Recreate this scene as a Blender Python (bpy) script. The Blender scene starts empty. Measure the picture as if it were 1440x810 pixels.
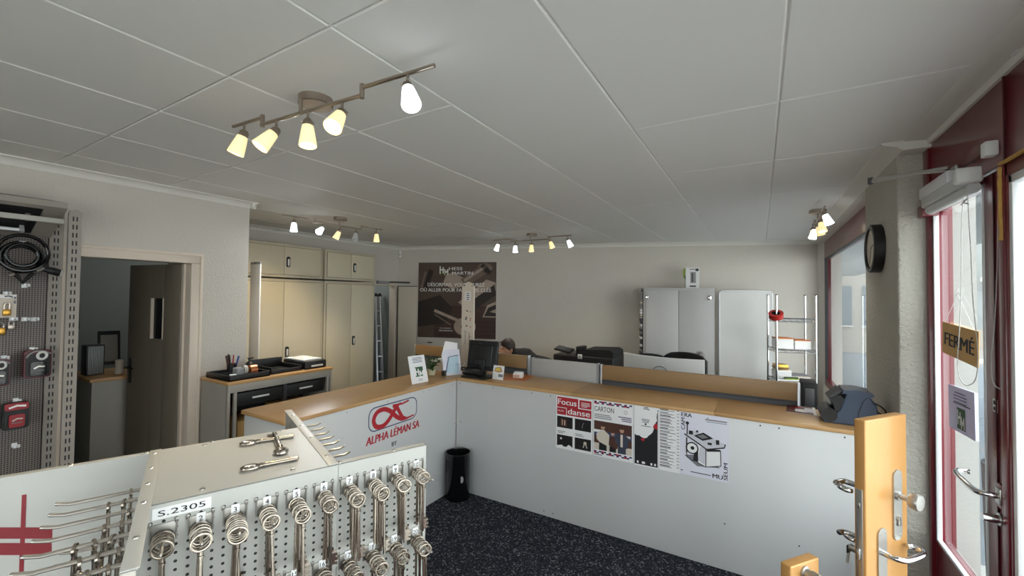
import bpy, bmesh, math, random
from mathutils import Matrix, Vector
R_ = math.radians
SC = bpy.context.scene
COL = SC.collection
rnd = random.Random(7)
V = Vector

# ------------------------------------------------------------------ camera (calibrated on the room's edges)
F_PX, YAW, PITCH, ROLL, EYE = 592.036, 0.532413567, 0.0229369608, 0.0112389287, 1.75
def cam_axes():
    c, s = math.cos, math.sin
    fwd = V((-s(YAW)*c(PITCH), c(YAW)*c(PITCH), s(PITCH)))
    right = V((c(YAW), s(YAW), 0)); up = right.cross(fwd)
    return right*c(ROLL)+up*s(ROLL), -right*s(ROLL)+up*c(ROLL), fwd
CR, CU, CF = cam_axes()
CO = V((0, 0, EYE))
cd = bpy.data.cameras.new('camera'); cam = bpy.data.objects.new('camera', cd); COL.objects.link(cam)
m4 = Matrix.Identity(4)
for i in range(3):
    m4[i][0], m4[i][1], m4[i][2], m4[i][3] = CR[i], CU[i], -CF[i], CO[i]
cam.matrix_world = m4
cd.sensor_width = 36; cd.lens = 36*F_PX/1440; cd.clip_start = 0.02
SC.camera = cam
def ray(x, y): return CR*((x-720)/F_PX) - CU*((y-405)/F_PX) + CF
def onZ(x, y, z): d = ray(x, y); return CO + d*((z-EYE)/d.z)
def onX(x, y, X): d = ray(x, y); return CO + d*(X/d.x)
def onY(x, y, Y): d = ray(x, y); return CO + d*(Y/d.y)
def onV(x, y, A, B):
    d = ray(x, y); n = V((B[1]-A[1], -(B[0]-A[0]), 0)); return CO + d*(n.dot(V((A[0], A[1], 0))-CO)/n.dot(d))

# ------------------------------------------------------------------ materials
MATS = {}
def nd(nt, t, **kw):
    n = nt.nodes.new(t)
    for k, v in kw.items(): setattr(n, k, v)
    return n
def mat(name, col, rough=.5, metal=0., var=.06, scale=12., bump=0., bscale=120., spec=.5, emit=None, estr=0., coat=0., trans=0.):
    m = bpy.data.materials.new(name); m.use_nodes = True; nt = m.node_tree
    p = nt.nodes['Principled BSDF']
    p.inputs['Roughness'].default_value = rough; p.inputs['Metallic'].default_value = metal
    p.inputs['Specular IOR Level'].default_value = spec; p.inputs['Coat Weight'].default_value = coat
    tc = nd(nt, 'ShaderNodeTexCoord')
    no = nd(nt, 'ShaderNodeTexNoise'); no.inputs['Scale'].default_value = scale; no.inputs['Detail'].default_value = 3
    nt.links.new(tc.outputs['Object'], no.inputs['Vector'])
    mx = nd(nt, 'ShaderNodeMix', data_type='RGBA')
    a = [max(0, c*(1-var)) for c in col]; b = [min(1, c*(1+var)) for c in col]
    mx.inputs[6].default_value = (*a, 1); mx.inputs[7].default_value = (*b, 1)
    nt.links.new(no.outputs['Fac'], mx.inputs[0]); nt.links.new(mx.outputs[2], p.inputs['Base Color'])
    if bump:
        n2 = nd(nt, 'ShaderNodeTexNoise'); n2.inputs['Scale'].default_value = bscale; n2.inputs['Detail'].default_value = 4
        nt.links.new(tc.outputs['Object'], n2.inputs['Vector'])
        bp = nd(nt, 'ShaderNodeBump'); bp.inputs['Strength'].default_value = bump; bp.inputs['Distance'].default_value = .01
        nt.links.new(n2.outputs['Fac'], bp.inputs['Height']); nt.links.new(bp.outputs['Normal'], p.inputs['Normal'])
    if emit:
        p.inputs['Emission Color'].default_value = (*emit, 1); p.inputs['Emission Strength'].default_value = estr
    MATS[name] = m
    return m
def S(r, g, b):   # sRGB 0-255 -> linear
    f = lambda c: (c/255)/12.92 if c/255 <= .04045 else ((c/255+.055)/1.055)**2.4
    return (f(r), f(g), f(b))
def wood(name, c1, c2, sx=(1, 18, 18), rough=.4):
    m = mat(name, c1, rough); nt = m.node_tree; p = nt.nodes['Principled BSDF']
    tc = nd(nt, 'ShaderNodeTexCoord'); mp = nd(nt, 'ShaderNodeMapping'); mp.inputs['Scale'].default_value = sx
    n = nd(nt, 'ShaderNodeTexNoise'); n.inputs['Scale'].default_value = 3; n.inputs['Detail'].default_value = 5; n.inputs['Roughness'].default_value = .6
    mx = nd(nt, 'ShaderNodeMix', data_type='RGBA'); mx.inputs[6].default_value = (*c1, 1); mx.inputs[7].default_value = (*c2, 1)
    nt.links.new(tc.outputs['Object'], mp.inputs['Vector']); nt.links.new(mp.outputs[0], n.inputs['Vector'])
    nt.links.new(n.outputs['Fac'], mx.inputs[0]); nt.links.new(mx.outputs[2], p.inputs['Base Color'])
    return m
def dots(name, base, dark, px, pz, r, ax=0, az=2, rough=.45, square=False):
    """perforated sheet: a regular grid of holes in the object's own coordinates"""
    m = mat(name, base, rough); nt = m.node_tree; p = nt.nodes['Principled BSDF']
    src = p.inputs['Base Color'].links[0].from_socket
    tc = nd(nt, 'ShaderNodeTexCoord'); sp = nd(nt, 'ShaderNodeSeparateXYZ'); nt.links.new(tc.outputs['Object'], sp.inputs[0])
    def cell(i, pitch):
        d = nd(nt, 'ShaderNodeMath', operation='DIVIDE'); d.inputs[1].default_value = pitch; nt.links.new(sp.outputs[i], d.inputs[0])
        f = nd(nt, 'ShaderNodeMath', operation='FRACT'); nt.links.new(d.outputs[0], f.inputs[0])
        s = nd(nt, 'ShaderNodeMath', operation='SUBTRACT'); s.inputs[1].default_value = .5; nt.links.new(f.outputs[0], s.inputs[0])
        k = nd(nt, 'ShaderNodeMath', operation='MULTIPLY'); k.inputs[1].default_value = pitch; nt.links.new(s.outputs[0], k.inputs[0])
        a = nd(nt, 'ShaderNodeMath', operation='ABSOLUTE'); nt.links.new(k.outputs[0], a.inputs[0])
        return a
    a, b = cell(ax, px), cell(az, pz)
    if square:
        l = nd(nt, 'ShaderNodeMath', operation='MAXIMUM'); nt.links.new(a.outputs[0], l.inputs[0]); nt.links.new(b.outputs[0], l.inputs[1])
    else:
        cb = nd(nt, 'ShaderNodeCombineXYZ'); nt.links.new(a.outputs[0], cb.inputs[0]); nt.links.new(b.outputs[0], cb.inputs[1])
        l = nd(nt, 'ShaderNodeVectorMath', operation='LENGTH'); nt.links.new(cb.outputs[0], l.inputs[0])
    lt = nd(nt, 'ShaderNodeMath', operation='LESS_THAN'); lt.inputs[1].default_value = r
    nt.links.new(l.outputs[1 if not square else 0], lt.inputs[0])
    mx = nd(nt, 'ShaderNodeMix', data_type='RGBA'); mx.inputs[7].default_value = (*dark, 1)
    nt.links.new(lt.outputs[0], mx.inputs[0]); nt.links.new(src, mx.inputs[6]); nt.links.new(mx.outputs[2], p.inputs['Base Color'])
    return m
def glass(name, tint=(.93, .96, .95), refl=1.0):
    """thin window glass: see-through with a Fresnel mirror"""
    m = bpy.data.materials.new(name); m.use_nodes = True; nt = m.node_tree
    nt.nodes.remove(nt.nodes['Principled BSDF']); out = nt.nodes['Material Output']
    t = nd(nt, 'ShaderNodeBsdfTransparent'); t.inputs[0].default_value = (*tint, 1)
    g = nd(nt, 'ShaderNodeBsdfGlossy'); g.inputs['Roughness'].default_value = .02
    fr = nd(nt, 'ShaderNodeFresnel'); fr.inputs[0].default_value = 1.5
    ml = nd(nt, 'ShaderNodeMath', operation='MULTIPLY'); ge = nd(nt, 'ShaderNodeNewGeometry'); bk = nd(nt, 'ShaderNodeMath', operation='SUBTRACT'); bk.inputs[0].default_value = refl; nt.links.new(ge.outputs['Backfacing'], bk.inputs[1]); bk.use_clamp = True; nt.links.new(bk.outputs[0], ml.inputs[1]); nt.links.new(fr.outputs[0], ml.inputs[0])
    mx = nd(nt, 'ShaderNodeMixShader'); nt.links.new(ml.outputs[0], mx.inputs[0]); nt.links.new(t.outputs[0], mx.inputs[1]); nt.links.new(g.outputs[0], mx.inputs[2])
    nt.links.new(mx.outputs[0], out.inputs[0]); MATS[name] = m
    return m
def carpet():
    m = mat('carpet', S(40, 43, 50), .95, bump=.5, bscale=350, spec=.1); nt = m.node_tree; p = nt.nodes['Principled BSDF']
    tc = nd(nt, 'ShaderNodeTexCoord'); vo = nd(nt, 'ShaderNodeTexVoronoi'); vo.inputs['Scale'].default_value = 110
    n = nd(nt, 'ShaderNodeTexNoise'); n.inputs['Scale'].default_value = 60; n.inputs['Detail'].default_value = 6; n.inputs['Roughness'].default_value = .8
    nt.links.new(tc.outputs['Object'], n.inputs['Vector']); nt.links.new(tc.outputs['Object'], vo.inputs['Vector'])
    sp = nd(nt, 'ShaderNodeSeparateColor'); nt.links.new(vo.outputs['Color'], sp.inputs[0])
    cr = nd(nt, 'ShaderNodeValToRGB'); e = cr.color_ramp.elements
    e[0].position = 0; e[0].color = (*S(34, 36, 42), 1); e[1].position = 1; e[1].color = (*S(150, 154, 164), 1)
    x = cr.color_ramp.elements.new(.55); x.color = (*S(52, 55, 64), 1)
    x = cr.color_ramp.elements.new(.86); x.color = (*S(72, 75, 85), 1)
    nt.links.new(sp.outputs[0], cr.inputs[0])
    mx = nd(nt, 'ShaderNodeMix', data_type='RGBA', blend_type='MULTIPLY'); mx.inputs[0].default_value = .6
    nt.links.new(cr.outputs[0], mx.inputs[6]); nt.links.new(n.outputs['Fac'], mx.inputs[7]); nt.links.new(mx.outputs[2], p.inputs['Base Color'])
carpet()
mat('wall', S(207, 201, 192), .9, var=.02, scale=3, bump=.35, bscale=70, spec=.2)
mat('wall_rough', S(188, 184, 174), .9, var=.05, scale=9, bump=1.0, bscale=55, spec=.2)
mat('ceiling', S(233, 231, 228), .75, var=.015, scale=2, spec=.3)
mat('seam', S(244, 243, 240), .6, var=.01)
mat('plaster', S(222, 219, 213), .8, var=.02, scale=4, bump=.15, bscale=40, spec=.2)
mat('white', S(222, 221, 218), .5, var=.02)
mat('panel_white', S(206, 207, 207), .35, var=.012, scale=3)
mat('frame_cream', S(222, 208, 192), .5, var=.02)
mat('paper', S(240, 240, 240), .7, var=.01)
mat('paper_violet', S(224, 218, 248), .7, var=.02)
mat('paper_lilac', S(226, 226, 238), .7, var=.02)
mat('paper_blue', S(190, 215, 230), .6, var=.03)
mat('black', S(24, 24, 26), .45, var=.1)
mat('black_gloss', S(12, 12, 14), .15, var=.1)
mat('black_matte', S(22, 21, 22), .8, var=.15, scale=40)
mat('ink', S(25, 24, 28), .6, var=.02)
mat('light_ink', S(205, 206, 214), .7, var=.02)
mat('grey_ink', S(125, 125, 130), .7, var=.02)
mat('mark_red', S(132, 24, 36), .5, var=.03)
mat('pave_shade', S(104, 112, 120), .9, var=.06, scale=4)  # dark grey-blue colour stands in for shade on the pavement
mat('red_ink', S(178, 32, 44), .6, var=.02)
mat('purple_ink', S(58, 40, 92), .6, var=.02)
mat('green_ink', S(52, 92, 62), .6, var=.04)
mat('blue_ink', S(62, 72, 110), .6, var=.04)
mat('skin_ink', S(190, 150, 125), .6, var=.03)
mat('cream_ink', S(216, 205, 190), .6, var=.03)
mat('denim_ink', S(60, 66, 84), .6, var=.05)
mat('brown_ink', S(80, 48, 38), .6, var=.2, scale=30)
mat('photo_dark', S(24, 20, 20), .5, var=.5, scale=40)
mat('yellow_ink', S(226, 205, 80), .6)
mat('poster_brown', S(84, 68, 60), .5, var=.35, scale=2.5)
mat('poster_dark', S(40, 32, 30), .5, var=.4, scale=4)
mat('poster_wood', S(66, 44, 38), .5, var=.3, scale=5)
mat('poster_light', S(172, 154, 140), .5, var=.25, scale=6)
mat('poster_mid', S(122, 104, 92), .5, var=.25, scale=6)
mat('steel', S(196, 190, 182), .28, 1., var=.06)
mat('key_steel', S(176, 166, 154), .2, 1., var=.15, scale=60)
mat('nickel', S(176, 164, 152), .3, 1., var=.05)
mat('brushed', S(190, 188, 184), .38, 1., var=.08, scale=50)
mat('chrome', S(215, 215, 215), .12, 1., var=.03)
mat('sheet', S(186, 186, 181), .38, var=.02, scale=5)
mat('sheet_edge', S(190, 186, 176), .4, var=.03)
dots('sheet_holes', S(206, 207, 204), S(25, 25, 27), .05166/3, .0148, .0028, 0, 2)
mat('hook_plate', S(142, 140, 135), .32, .9, var=.1, scale=30)
mat('rack_grey', S(150, 142, 134), .5, var=.04)
dots('rack_perforated', S(128, 120, 116), S(40, 36, 34), .0125, .0125, .0035, 1, 2, square=True)
mat('rack_light', S(178, 175, 168), .45, var=.03)
mat('cabinet', S(206, 196, 172), .42, var=.02, scale=2)
mat('cabinet_edge', S(196, 186, 164), .45, var=.02)
mat('cabinet_gap', S(70, 62, 50), .7)
mat('office_grey', S(180, 178, 176), .45, var=.02)
mat('door_grey', S(122, 112, 98), .45, var=.03, scale=2)
mat('door_beige', S(206, 196, 178), .45, var=.02, scale=2)
mat('red_paint', S(112, 26, 38), .28, var=.05, scale=3, coat=.3)
mat('red_dark', S(70, 12, 22), .35, var=.05)
mat('foam', S(190, 150, 80), .9, var=.2, scale=60)
mat('alu', S(188, 190, 192), .35, .9, var=.04)
mat('alu_white', S(228, 230, 232), .35, .2, var=.02)
mat('plastic_white', S(226, 226, 224), .4, var=.02)
mat('blind', S(206, 208, 208), .55, var=.02)
mat('grey_plastic', S(150, 150, 150), .45, var=.03)
mat('dark_grey', S(72, 72, 76), .6, var=.06)
mat('partition_grey', S(98, 98, 102), .85, var=.05, scale=60)
mat('bench_grey', S(165, 160, 150), .5, var=.03)
mat('bench_dark', S(54, 54, 56), .5, var=.06)
mat('cardboard', S(186, 150, 96), .8, var=.06)
mat('cardboard_lit', S(216, 172, 108), .7, var=.06)  # cardboard colour lightened so the hanging sign looks lit
mat('orange', S(205, 120, 62), .6, var=.06)
mat('red_plastic', S(190, 44, 38), .4, var=.06)
mat('red_pack', S(150, 38, 46), .4, var=.15, scale=30)
mat('maroon', S(86, 20, 28), .35, var=.1)
mat('brass', S(196, 150, 70), .3, 1., var=.1)
mat('leaf', S(42, 84, 40), .5, var=.3, scale=20)
mat('pot', S(196, 196, 168), .5)
mat('lime', S(160, 180, 70), .5)
mat('skin', S(206, 152, 124), .6, var=.05)
mat('hair', S(46, 30, 24), .6, var=.25, scale=60)
mat('cloth_black', S(20, 20, 23), .9, var=.2, scale=60)
mat('device_blue', S(62, 76, 98), .4, var=.06)
mat('copper', S(196, 124, 84), .35, .8, var=.05)
mat('pen_red', S(180, 40, 50), .4); mat('pen_blue', S(50, 80, 160), .4)
mat('room_grey', S(128, 134, 130), .9, var=.03)
mat('jacket', S(26, 28, 38), .9, var=.2)
mat('radiator', S(160, 164, 164), .4, .5)
mat('lamp_warm', S(250, 236, 188), .4, emit=(1., .80, .40), estr=.34)
mat('lamp_cool', S(245, 248, 255), .4, emit=(.86, .95, 1.), estr=1.1)
mat('lamp_off', S(206, 208, 208), .35)
mat('bulb_warm', S(255, 240, 200), .4, emit=(1., .82, .48), estr=5.)
mat('bulb_cool', S(255, 255, 255), .4, emit=(.9, .96, 1.), estr=10.)
mat('gold', S(194, 144, 84), .36, .25, var=.04, scale=25, coat=.2)
wood('counter_wood', S(200, 160, 110), S(184, 142, 92), (2, 2, 20), .38)
wood('beech', S(204, 160, 104), S(186, 140, 86), (3, 3, 20), .4)
wood('partition_wood', S(164, 132, 94), S(146, 115, 78), (2, 2, 24), .45)
glass('glass', refl=1.)
glass('glass_clear', (.98, .98, .98), .6)
mat('ext_white', S(172, 172, 168), .85, var=.02)
mat('ext_grey', S(142, 146, 146), .85, var=.04)
mat('ext_turq', S(62, 142, 146), .6, var=.06)
mat('ext_pave', S(168, 168, 165), .9, var=.06, scale=3)
mat('ext_wall', S(150, 146, 140), .9, var=.04)
mat('ext_window', S(92, 104, 112), .15, var=.1)
mat('reflection_pink', S(178, 112, 118), .7, var=.06)
mat('bark', S(80, 66, 58), .9, var=.2)

# ------------------------------------------------------------------ mesh builder
class MB:
    def __init__(s, M=None):
        s.bm = bmesh.new(); s.mats = []; s.M = M or Matrix.Identity(4)
    def mi(s, m):
        if m not in s.mats: s.mats.append(m)
        return s.mats.index(m)
    def add(s, vs, fs, m):
        i = s.mi(m); bv = [s.bm.verts.new(s.M @ V(v)) for v in vs]; out = []
        for f in fs:
            try: fc = s.bm.faces.new([bv[k] for k in f]); fc.material_index = i; out.append(fc)
            except ValueError: pass
        return out
    def box(s, a, b, m, bev=0., seg=2):
        x0, y0, z0 = [min(p, q) for p, q in zip(a, b)]; x1, y1, z1 = [max(p, q) for p, q in zip(a, b)]
        vs = [(x0,y0,z0),(x1,y0,z0),(x1,y1,z0),(x0,y1,z0),(x0,y0,z1),(x1,y0,z1),(x1,y1,z1),(x0,y1,z1)]
        fs = [(0,3,2,1),(4,5,6,7),(0,1,5,4),(1,2,6,5),(2,3,7,6),(3,0,4,7)]
        if bev <= 0: s.add(vs, fs, m); return s
        t = bmesh.new(); bv = [t.verts.new(v) for v in vs]
        for f in fs: t.faces.new([bv[k] for k in f])
        bmesh.ops.bevel(t, geom=t.edges[:], offset=min(bev, .49*min(x1-x0, y1-y0, z1-z0)), segments=seg, affect='EDGES', profile=.5)
        s.merge(t, m); return s
    def merge(s, t, m):
        t.verts.index_update()
        s.add([v.co[:] for v in t.verts], [[v.index for v in f.verts] for f in t.faces], m); t.free()
    def tube(s, pts, r, m, n=10, closed=False, caps=True):
        pts = [V(p) for p in pts]; N = len(pts); rs = r if isinstance(r, (list, tuple)) else [r]*N
        vs = []; fs = []; prev = None
        for i, p in enumerate(pts):
            if closed: t = pts[(i+1) % N]-pts[i-1]
            else: t = pts[min(i+1, N-1)]-pts[max(i-1, 0)]
            t = t.normalized() if t.length > 1e-9 else V((0, 0, 1))
            if prev is None:
                a = V((0, 0, 1)) if abs(t.z) < .9 else V((1, 0, 0)); u = t.cross(a).normalized()
            else:
                u = prev-t*prev.dot(t); u = u.normalized() if u.length > 1e-6 else t.orthogonal().normalized()
            prev = u; w = t.cross(u)
            for k in range(n):
                an = 2*math.pi*k/n; vs.append(p+(u*math.cos(an)+w*math.sin(an))*rs[i])
        for i in range(N if closed else N-1):
            j = (i+1) % N
            for k in range(n):
                l = (k+1) % n; fs.append((i*n+k, i*n+l, j*n+l, j*n+k))
        if caps and not closed: fs.append(tuple(range(n-1, -1, -1))); fs.append(tuple((N-1)*n+k for k in range(n)))
        s.add(vs, fs, m); return s
    def cyl(s, a, b, r, m, n=20, r2=None): return s.tube([a, b], [r, r if r2 is None else r2], m, n)
    def lathe(s, prof, m, n=32, M=None):
        old = s.M
        if M is not None: s.M = s.M @ M
        vs = []; fs = []; rings = []
        for (r, z) in prof:
            if r < 1e-6: rings.append([len(vs)]); vs.append((0, 0, z))
            else: rings.append(list(range(len(vs), len(vs)+n))); vs += [(r*math.cos(2*math.pi*k/n), r*math.sin(2*math.pi*k/n), z) for k in range(n)]
        for A, B in zip(rings[:-1], rings[1:]):
            for k in range(n):
                l = (k+1) % n
                if len(A) == 1 and len(B) == 1: continue
                if len(A) == 1: fs.append((A[0], B[l], B[k]))
                elif len(B) == 1: fs.append((A[k], A[l], B[0]))
                else: fs.append((A[k], A[l], B[l], B[k]))
        s.add(vs, fs, m); s.M = old; return s
    def sphere(s, c, r, m, n=20, sc=(1, 1, 1)):
        pr = [(r*math.sin(math.pi*i/(n//2)), -r*math.cos(math.pi*i/(n//2))) for i in range(n//2+1)]
        pr[0] = (0, -r); pr[-1] = (0, r)
        return s.lathe(pr, m, n, Matrix.Translation(c) @ Matrix.Diagonal((*sc, 1)))
    def prism(s, pts, z0, z1, m):
        n = len(pts); vs = [(x, y, z0) for x, y in pts]+[(x, y, z1) for x, y in pts]
        fs = [tuple(range(n-1, -1, -1)), tuple(range(n, 2*n))]+[(i, (i+1) % n, n+(i+1) % n, n+i) for i in range(n)]
        s.add(vs, fs, m); return s
    def poly(s, pts, m, z=0.):
        s.add([(p[0], p[1], z if len(p) < 3 else p[2]) for p in pts], [tuple(range(len(pts)))], m); return s
    def rect(s, x0, y0, x1, y1, m, z=0.): return s.poly([(x0, y0), (x1, y0), (x1, y1), (x0, y1)], m, z)
    def stroke(s, pts, w, m, z=0., closed=False, dz=0.):
        P = [V((p[0], p[1])) for p in pts]; N = len(P); ws = w if isinstance(w, (list, tuple)) else [w]*N; vs = []; fs = []
        for i in range(N):
            t = (P[(i+1) % N]-P[i-1]) if closed else (P[min(i+1, N-1)]-P[max(i-1, 0)])
            t.normalize(); nn = V((-t.y, t.x))*ws[i]/2
            vs += [(*(P[i]+nn), z+i*dz), (*(P[i]-nn), z+i*dz)]
        for i in range(N if closed else N-1):
            j = (i+1) % N; fs.append((2*i, 2*i+1, 2*j+1, 2*j))
        s.add(vs, fs, m); return s
    def disc(s, x, y, r, m, z=0., n=20, ry=None):
        return s.poly([(x+r*math.cos(2*math.pi*k/n), y+(ry or r)*math.sin(2*math.pi*k/n)) for k in range(n)], m, z)
    def text(s, t, x, y, h, m, z=0., width=None, bold=0., align='L', shear=0., rot=0., extr=0.):
        """real lettering: cap height h, optional total width, baseline-left at x, y"""
        cu = bpy.data.curves.new('t', 'FONT'); cu.body = t; cu.size = 1; cu.offset = 0; cu.shear = shear; cu.resolution_u = 3; cu.extrude = extr
        ob = bpy.data.objects.new('t', cu); COL.objects.link(ob)
        dg = bpy.context.evaluated_depsgraph_get(); dg.update()
        me = bpy.data.meshes.new_from_object(ob.evaluated_get(dg))
        bpy.data.objects.remove(ob); bpy.data.curves.remove(cu)
        if len(me.vertices):
            xs = [v.co.x for v in me.vertices]; x0, x1 = min(xs), max(xs); k = h/.70
            kx = k if not width else width/(x1-x0); W = (x1-x0)*kx
            off = {'L': 0, 'C': -W/2, 'R': -W}[align]; c, sn = math.cos(rot), math.sin(rot)
            for q, dz in (((0, 0),) if not bold else ((-1, 0), (0, .00012), (1, .00024))):
                vs = []
                for v in me.vertices:
                    a, b = (v.co.x-x0)*kx+off+q*bold*k*.9, v.co.y*k
                    vs.append((x+a*c-b*sn, y+a*sn+b*c, z+v.co.z+dz))
                s.add(vs, [tuple(f.vertices) for f in me.polygons], m)
        bpy.data.meshes.remove(me); return s
    def hm(s, x, y, w, h, m, z=0.):
        """the two white block letters of the shop mark"""
        t = w*.13
        s.rect(x, y+h*.18, x+t, y+h, m, z); s.rect(x+w*.34, y+h*.18, x+w*.34+t, y+h*.9, m, z); s.rect(x+t, y+h*.52, x+w*.34, y+h*.66, m, z)
        a = x+w*.52; s.rect(a, y, a+t*.9, y+h*.68, m, z+.0001); s.rect(x+w-t*.9, y, x+w, y+h*.68, m, z+.0001)
        s.stroke([(a+t*.45, y+h*.64), ((a+x+w)/2, y+h*.22)], t*.85, m, z+.0002); s.stroke([((a+x+w)/2, y+h*.22), (x+w-t*.45, y+h*.64)], t*.85, m, z+.0003)
    def lines(s, x0, y0, x1, n, dy, th, m, z=0., jit=.35, align='L'):
        for i in range(n):
            L = (x1-x0)*(1-jit*rnd.random()); a = x0 if align == 'L' else (x1-L if align == 'R' else (x0+x1-L)/2)
            s.rect(a, y0-i*dy-th, a+L, y0-i*dy, m, z)
        return s
    def build(s, name, parent=None, world=True, smooth=True, angle=35, base=None, recalc=True):
        bm = s.bm
        if recalc: bmesh.ops.recalc_face_normals(bm, faces=bm.faces[:])
        me = bpy.data.meshes.new(name)
        org = None
        if parent is not None:
            if world: bmesh.ops.transform(bm, matrix=WM(parent).inverted(), verts=bm.verts[:])
        elif len(bm.verts):
            if base is None:
                xs = [v.co for v in bm.verts]
                org = V(((min(v.x for v in xs)+max(v.x for v in xs))/2, (min(v.y for v in xs)+max(v.y for v in xs))/2, min(v.z for v in xs)))
            else: org = V(base)
            bmesh.ops.transform(bm, matrix=Matrix.Translation(-org), verts=bm.verts[:])
        bm.to_mesh(me); bm.free()
        for m in s.mats: me.materials.append(MATS[m])
        if smooth:
            me.polygons.foreach_set('use_smooth', [True]*len(me.polygons)); me.set_sharp_from_angle(angle=R_(angle))
        o = bpy.data.objects.new(name, me); COL.objects.link(o)
        if parent is not None: o.parent = parent; WMS[o] = WM(parent).copy()
        else: o.location = org or (0, 0, 0); WMS[o] = Matrix.Translation(org or (0, 0, 0))
        return o
WMS = {}
def WM(o): return WMS[o]
def tag(o, label, cat, group=None):
    o['label'] = label; o['category'] = cat
    if group: o['group'] = group
    return o
def thing(name, label, cat, loc=(0, 0, 0), rz=0., group=None):
    o = bpy.data.objects.new(name, None); o.empty_display_size = .1; COL.objects.link(o)
    o.location = loc; o.rotation_euler = (0, 0, rz)
    WMS[o] = Matrix.Translation(loc) @ Matrix.Rotation(rz, 4, 'Z')
    return tag(o, label, cat, group)
def struct(o): o['kind'] = 'structure'; return o
def dup(o, M=None, label=None, parent=None):
    """copy of a thing, its parts and their sub-parts; M = new world matrix"""
    c = o.copy(); COL.objects.link(c)
    if parent is not None: c.parent = parent
    elif M is not None: c.matrix_world = M; WMS[c] = M.copy()
    if label: c['label'] = label
    for ch in list(o.children): dup(ch, parent=c)
    return c
def frame(o, x, z=None, y=None):
    """matrix with origin o, x axis along x, y axis up (or given), z = outward normal"""
    x = V(x).normalized(); y = V(y or (0, 0, 1)); y = (y-x*y.dot(x)).normalized(); zz = x.cross(y)
    m = Matrix.Identity(4)
    for i in range(3): m[i][0], m[i][1], m[i][2], m[i][3] = x[i], y[i], zz[i], o[i]
    return m
def aim(o, d):
    """matrix at o whose z axis points along d"""
    return Matrix.Translation(o) @ V(d).to_track_quat('Z', 'Y').to_matrix().to_4x4()
def arc(cx, cy, r, a0, a1, n=8, ry=None): return [(cx+r*math.cos(R_(a0+(a1-a0)*i/n)), cy+(ry or r)*math.sin(R_(a0+(a1-a0)*i/n))) for i in range(n+1)]
def rrect(x0, y0, x1, y1, r, n=5): return arc(x1-r, y1-r, r, 0, 90, n)+arc(x0+r, y1-r, r, 90, 180, n)+arc(x0+r, y0+r, r, 180, 270, n)+arc(x1-r, y0+r, r, 270, 360, n)
def smooth_path(pts, n=6):
    P = [V(p) for p in pts]; out = []
    for i in range(len(P)-1):
        a, b, c, d = P[max(i-1, 0)], P[i], P[i+1], P[min(i+2, len(P)-1)]
        for k in range(n):
            t = k/n; out.append(.5*((2*b)+(c-a)*t+(2*a-5*b+4*c-d)*t*t+(3*b-a-3*c+d)*t**3))
    return out+[P[-1]]
ORD = ['frontmost', 'second from the front', 'third from the front', 'fourth from the front', 'fifth from the front', 'sixth from the front', 'seventh from the front', 'rearmost']
# ================================================================== ROOM SHELL
HC = 2.604; XL = -4.078; XC = -5.365; YE = 2.111; YB = -3.2
BA = V((-5.365, 5.239, 0)); BB = V((.70, 7.256, 0)); BU = (BB-BA).normalized(); BN = V((BU.y, -BU.x, 0))   # back wall, its direction and its normal into the room
def bwall(u, off=0., z=0.): return BA+BU*u+BN*off+V((0, 0, z))

m = MB(); m.box((-7.2, YB, -.1), (.95, 8.2, 0), 'carpet'); struct(m.build('floor'))
m = MB(); m.box((.95, -14, -.16), (14, 4.2, -.06), 'ext_pave'); m.box((.95, 4.2, -.16), (24, 34, -.06), 'pave_shade'); m.box((-10, -14, -.16), (.95, YB-.12, -.06), 'ext_pave'); struct(m.build('floor_outside'))
m = MB(); m.box((-9, YB-.12, HC+.12), (.95, 24, 7.5), 'ext_wall'); struct(m.build('ceiling_sun_block'))  # unseen storey mass added above the ceiling to block the sun
# ceiling: long panels with chamfered joints
m = MB()
xs = [.666]+[.072-.6225*k for k in range(10)]
for k in range(len(xs)-1):
    x1, x0 = xs[k], xs[k+1]
    ys = [YB, -2.2, -.4]
    if x0 < -.6: ys.append(.838)
    if x0 < -1.5: ys.append(1.455)
    if x1 > .05: ys += [2.12, 3.0]
    ys += [4.6 if k % 2 else 3.9, 7.45]
    for a, b in zip(ys[:-1], ys[1:]):
        g = .003; c = .005
        q = [(x0+g, a+g), (x1-g, a+g), (x1-g, b-g), (x0+g, b-g)]; p = [(x0+g+c, a+g+c), (x1-g-c, a+g+c), (x1-g-c, b-g-c), (x0+g+c, b-g-c)]
        vs = [(*t, HC) for t in p]+[(*t, HC+.004) for t in q]+[(*t, HC+.03) for t in q]
        fs = [(0, 1, 2, 3), (11, 10, 9, 8)]+[(i, i+4, (i+1) % 4+4, (i+1) % 4) for i in range(4)]+[(i+4, i+8, (i+1) % 4+8, (i+1) % 4+4) for i in range(4)]
        m.add(vs, fs, 'ceiling')
m.box((-7.2, YB, HC+.008), (.95, 8.2, HC+.12), 'seam')
struct(m.build('ceiling', smooth=False))
def wallbox(name, a, b, mt): m = MB(); m.box(a, b, mt); return struct(m.build(name, smooth=False))
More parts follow.
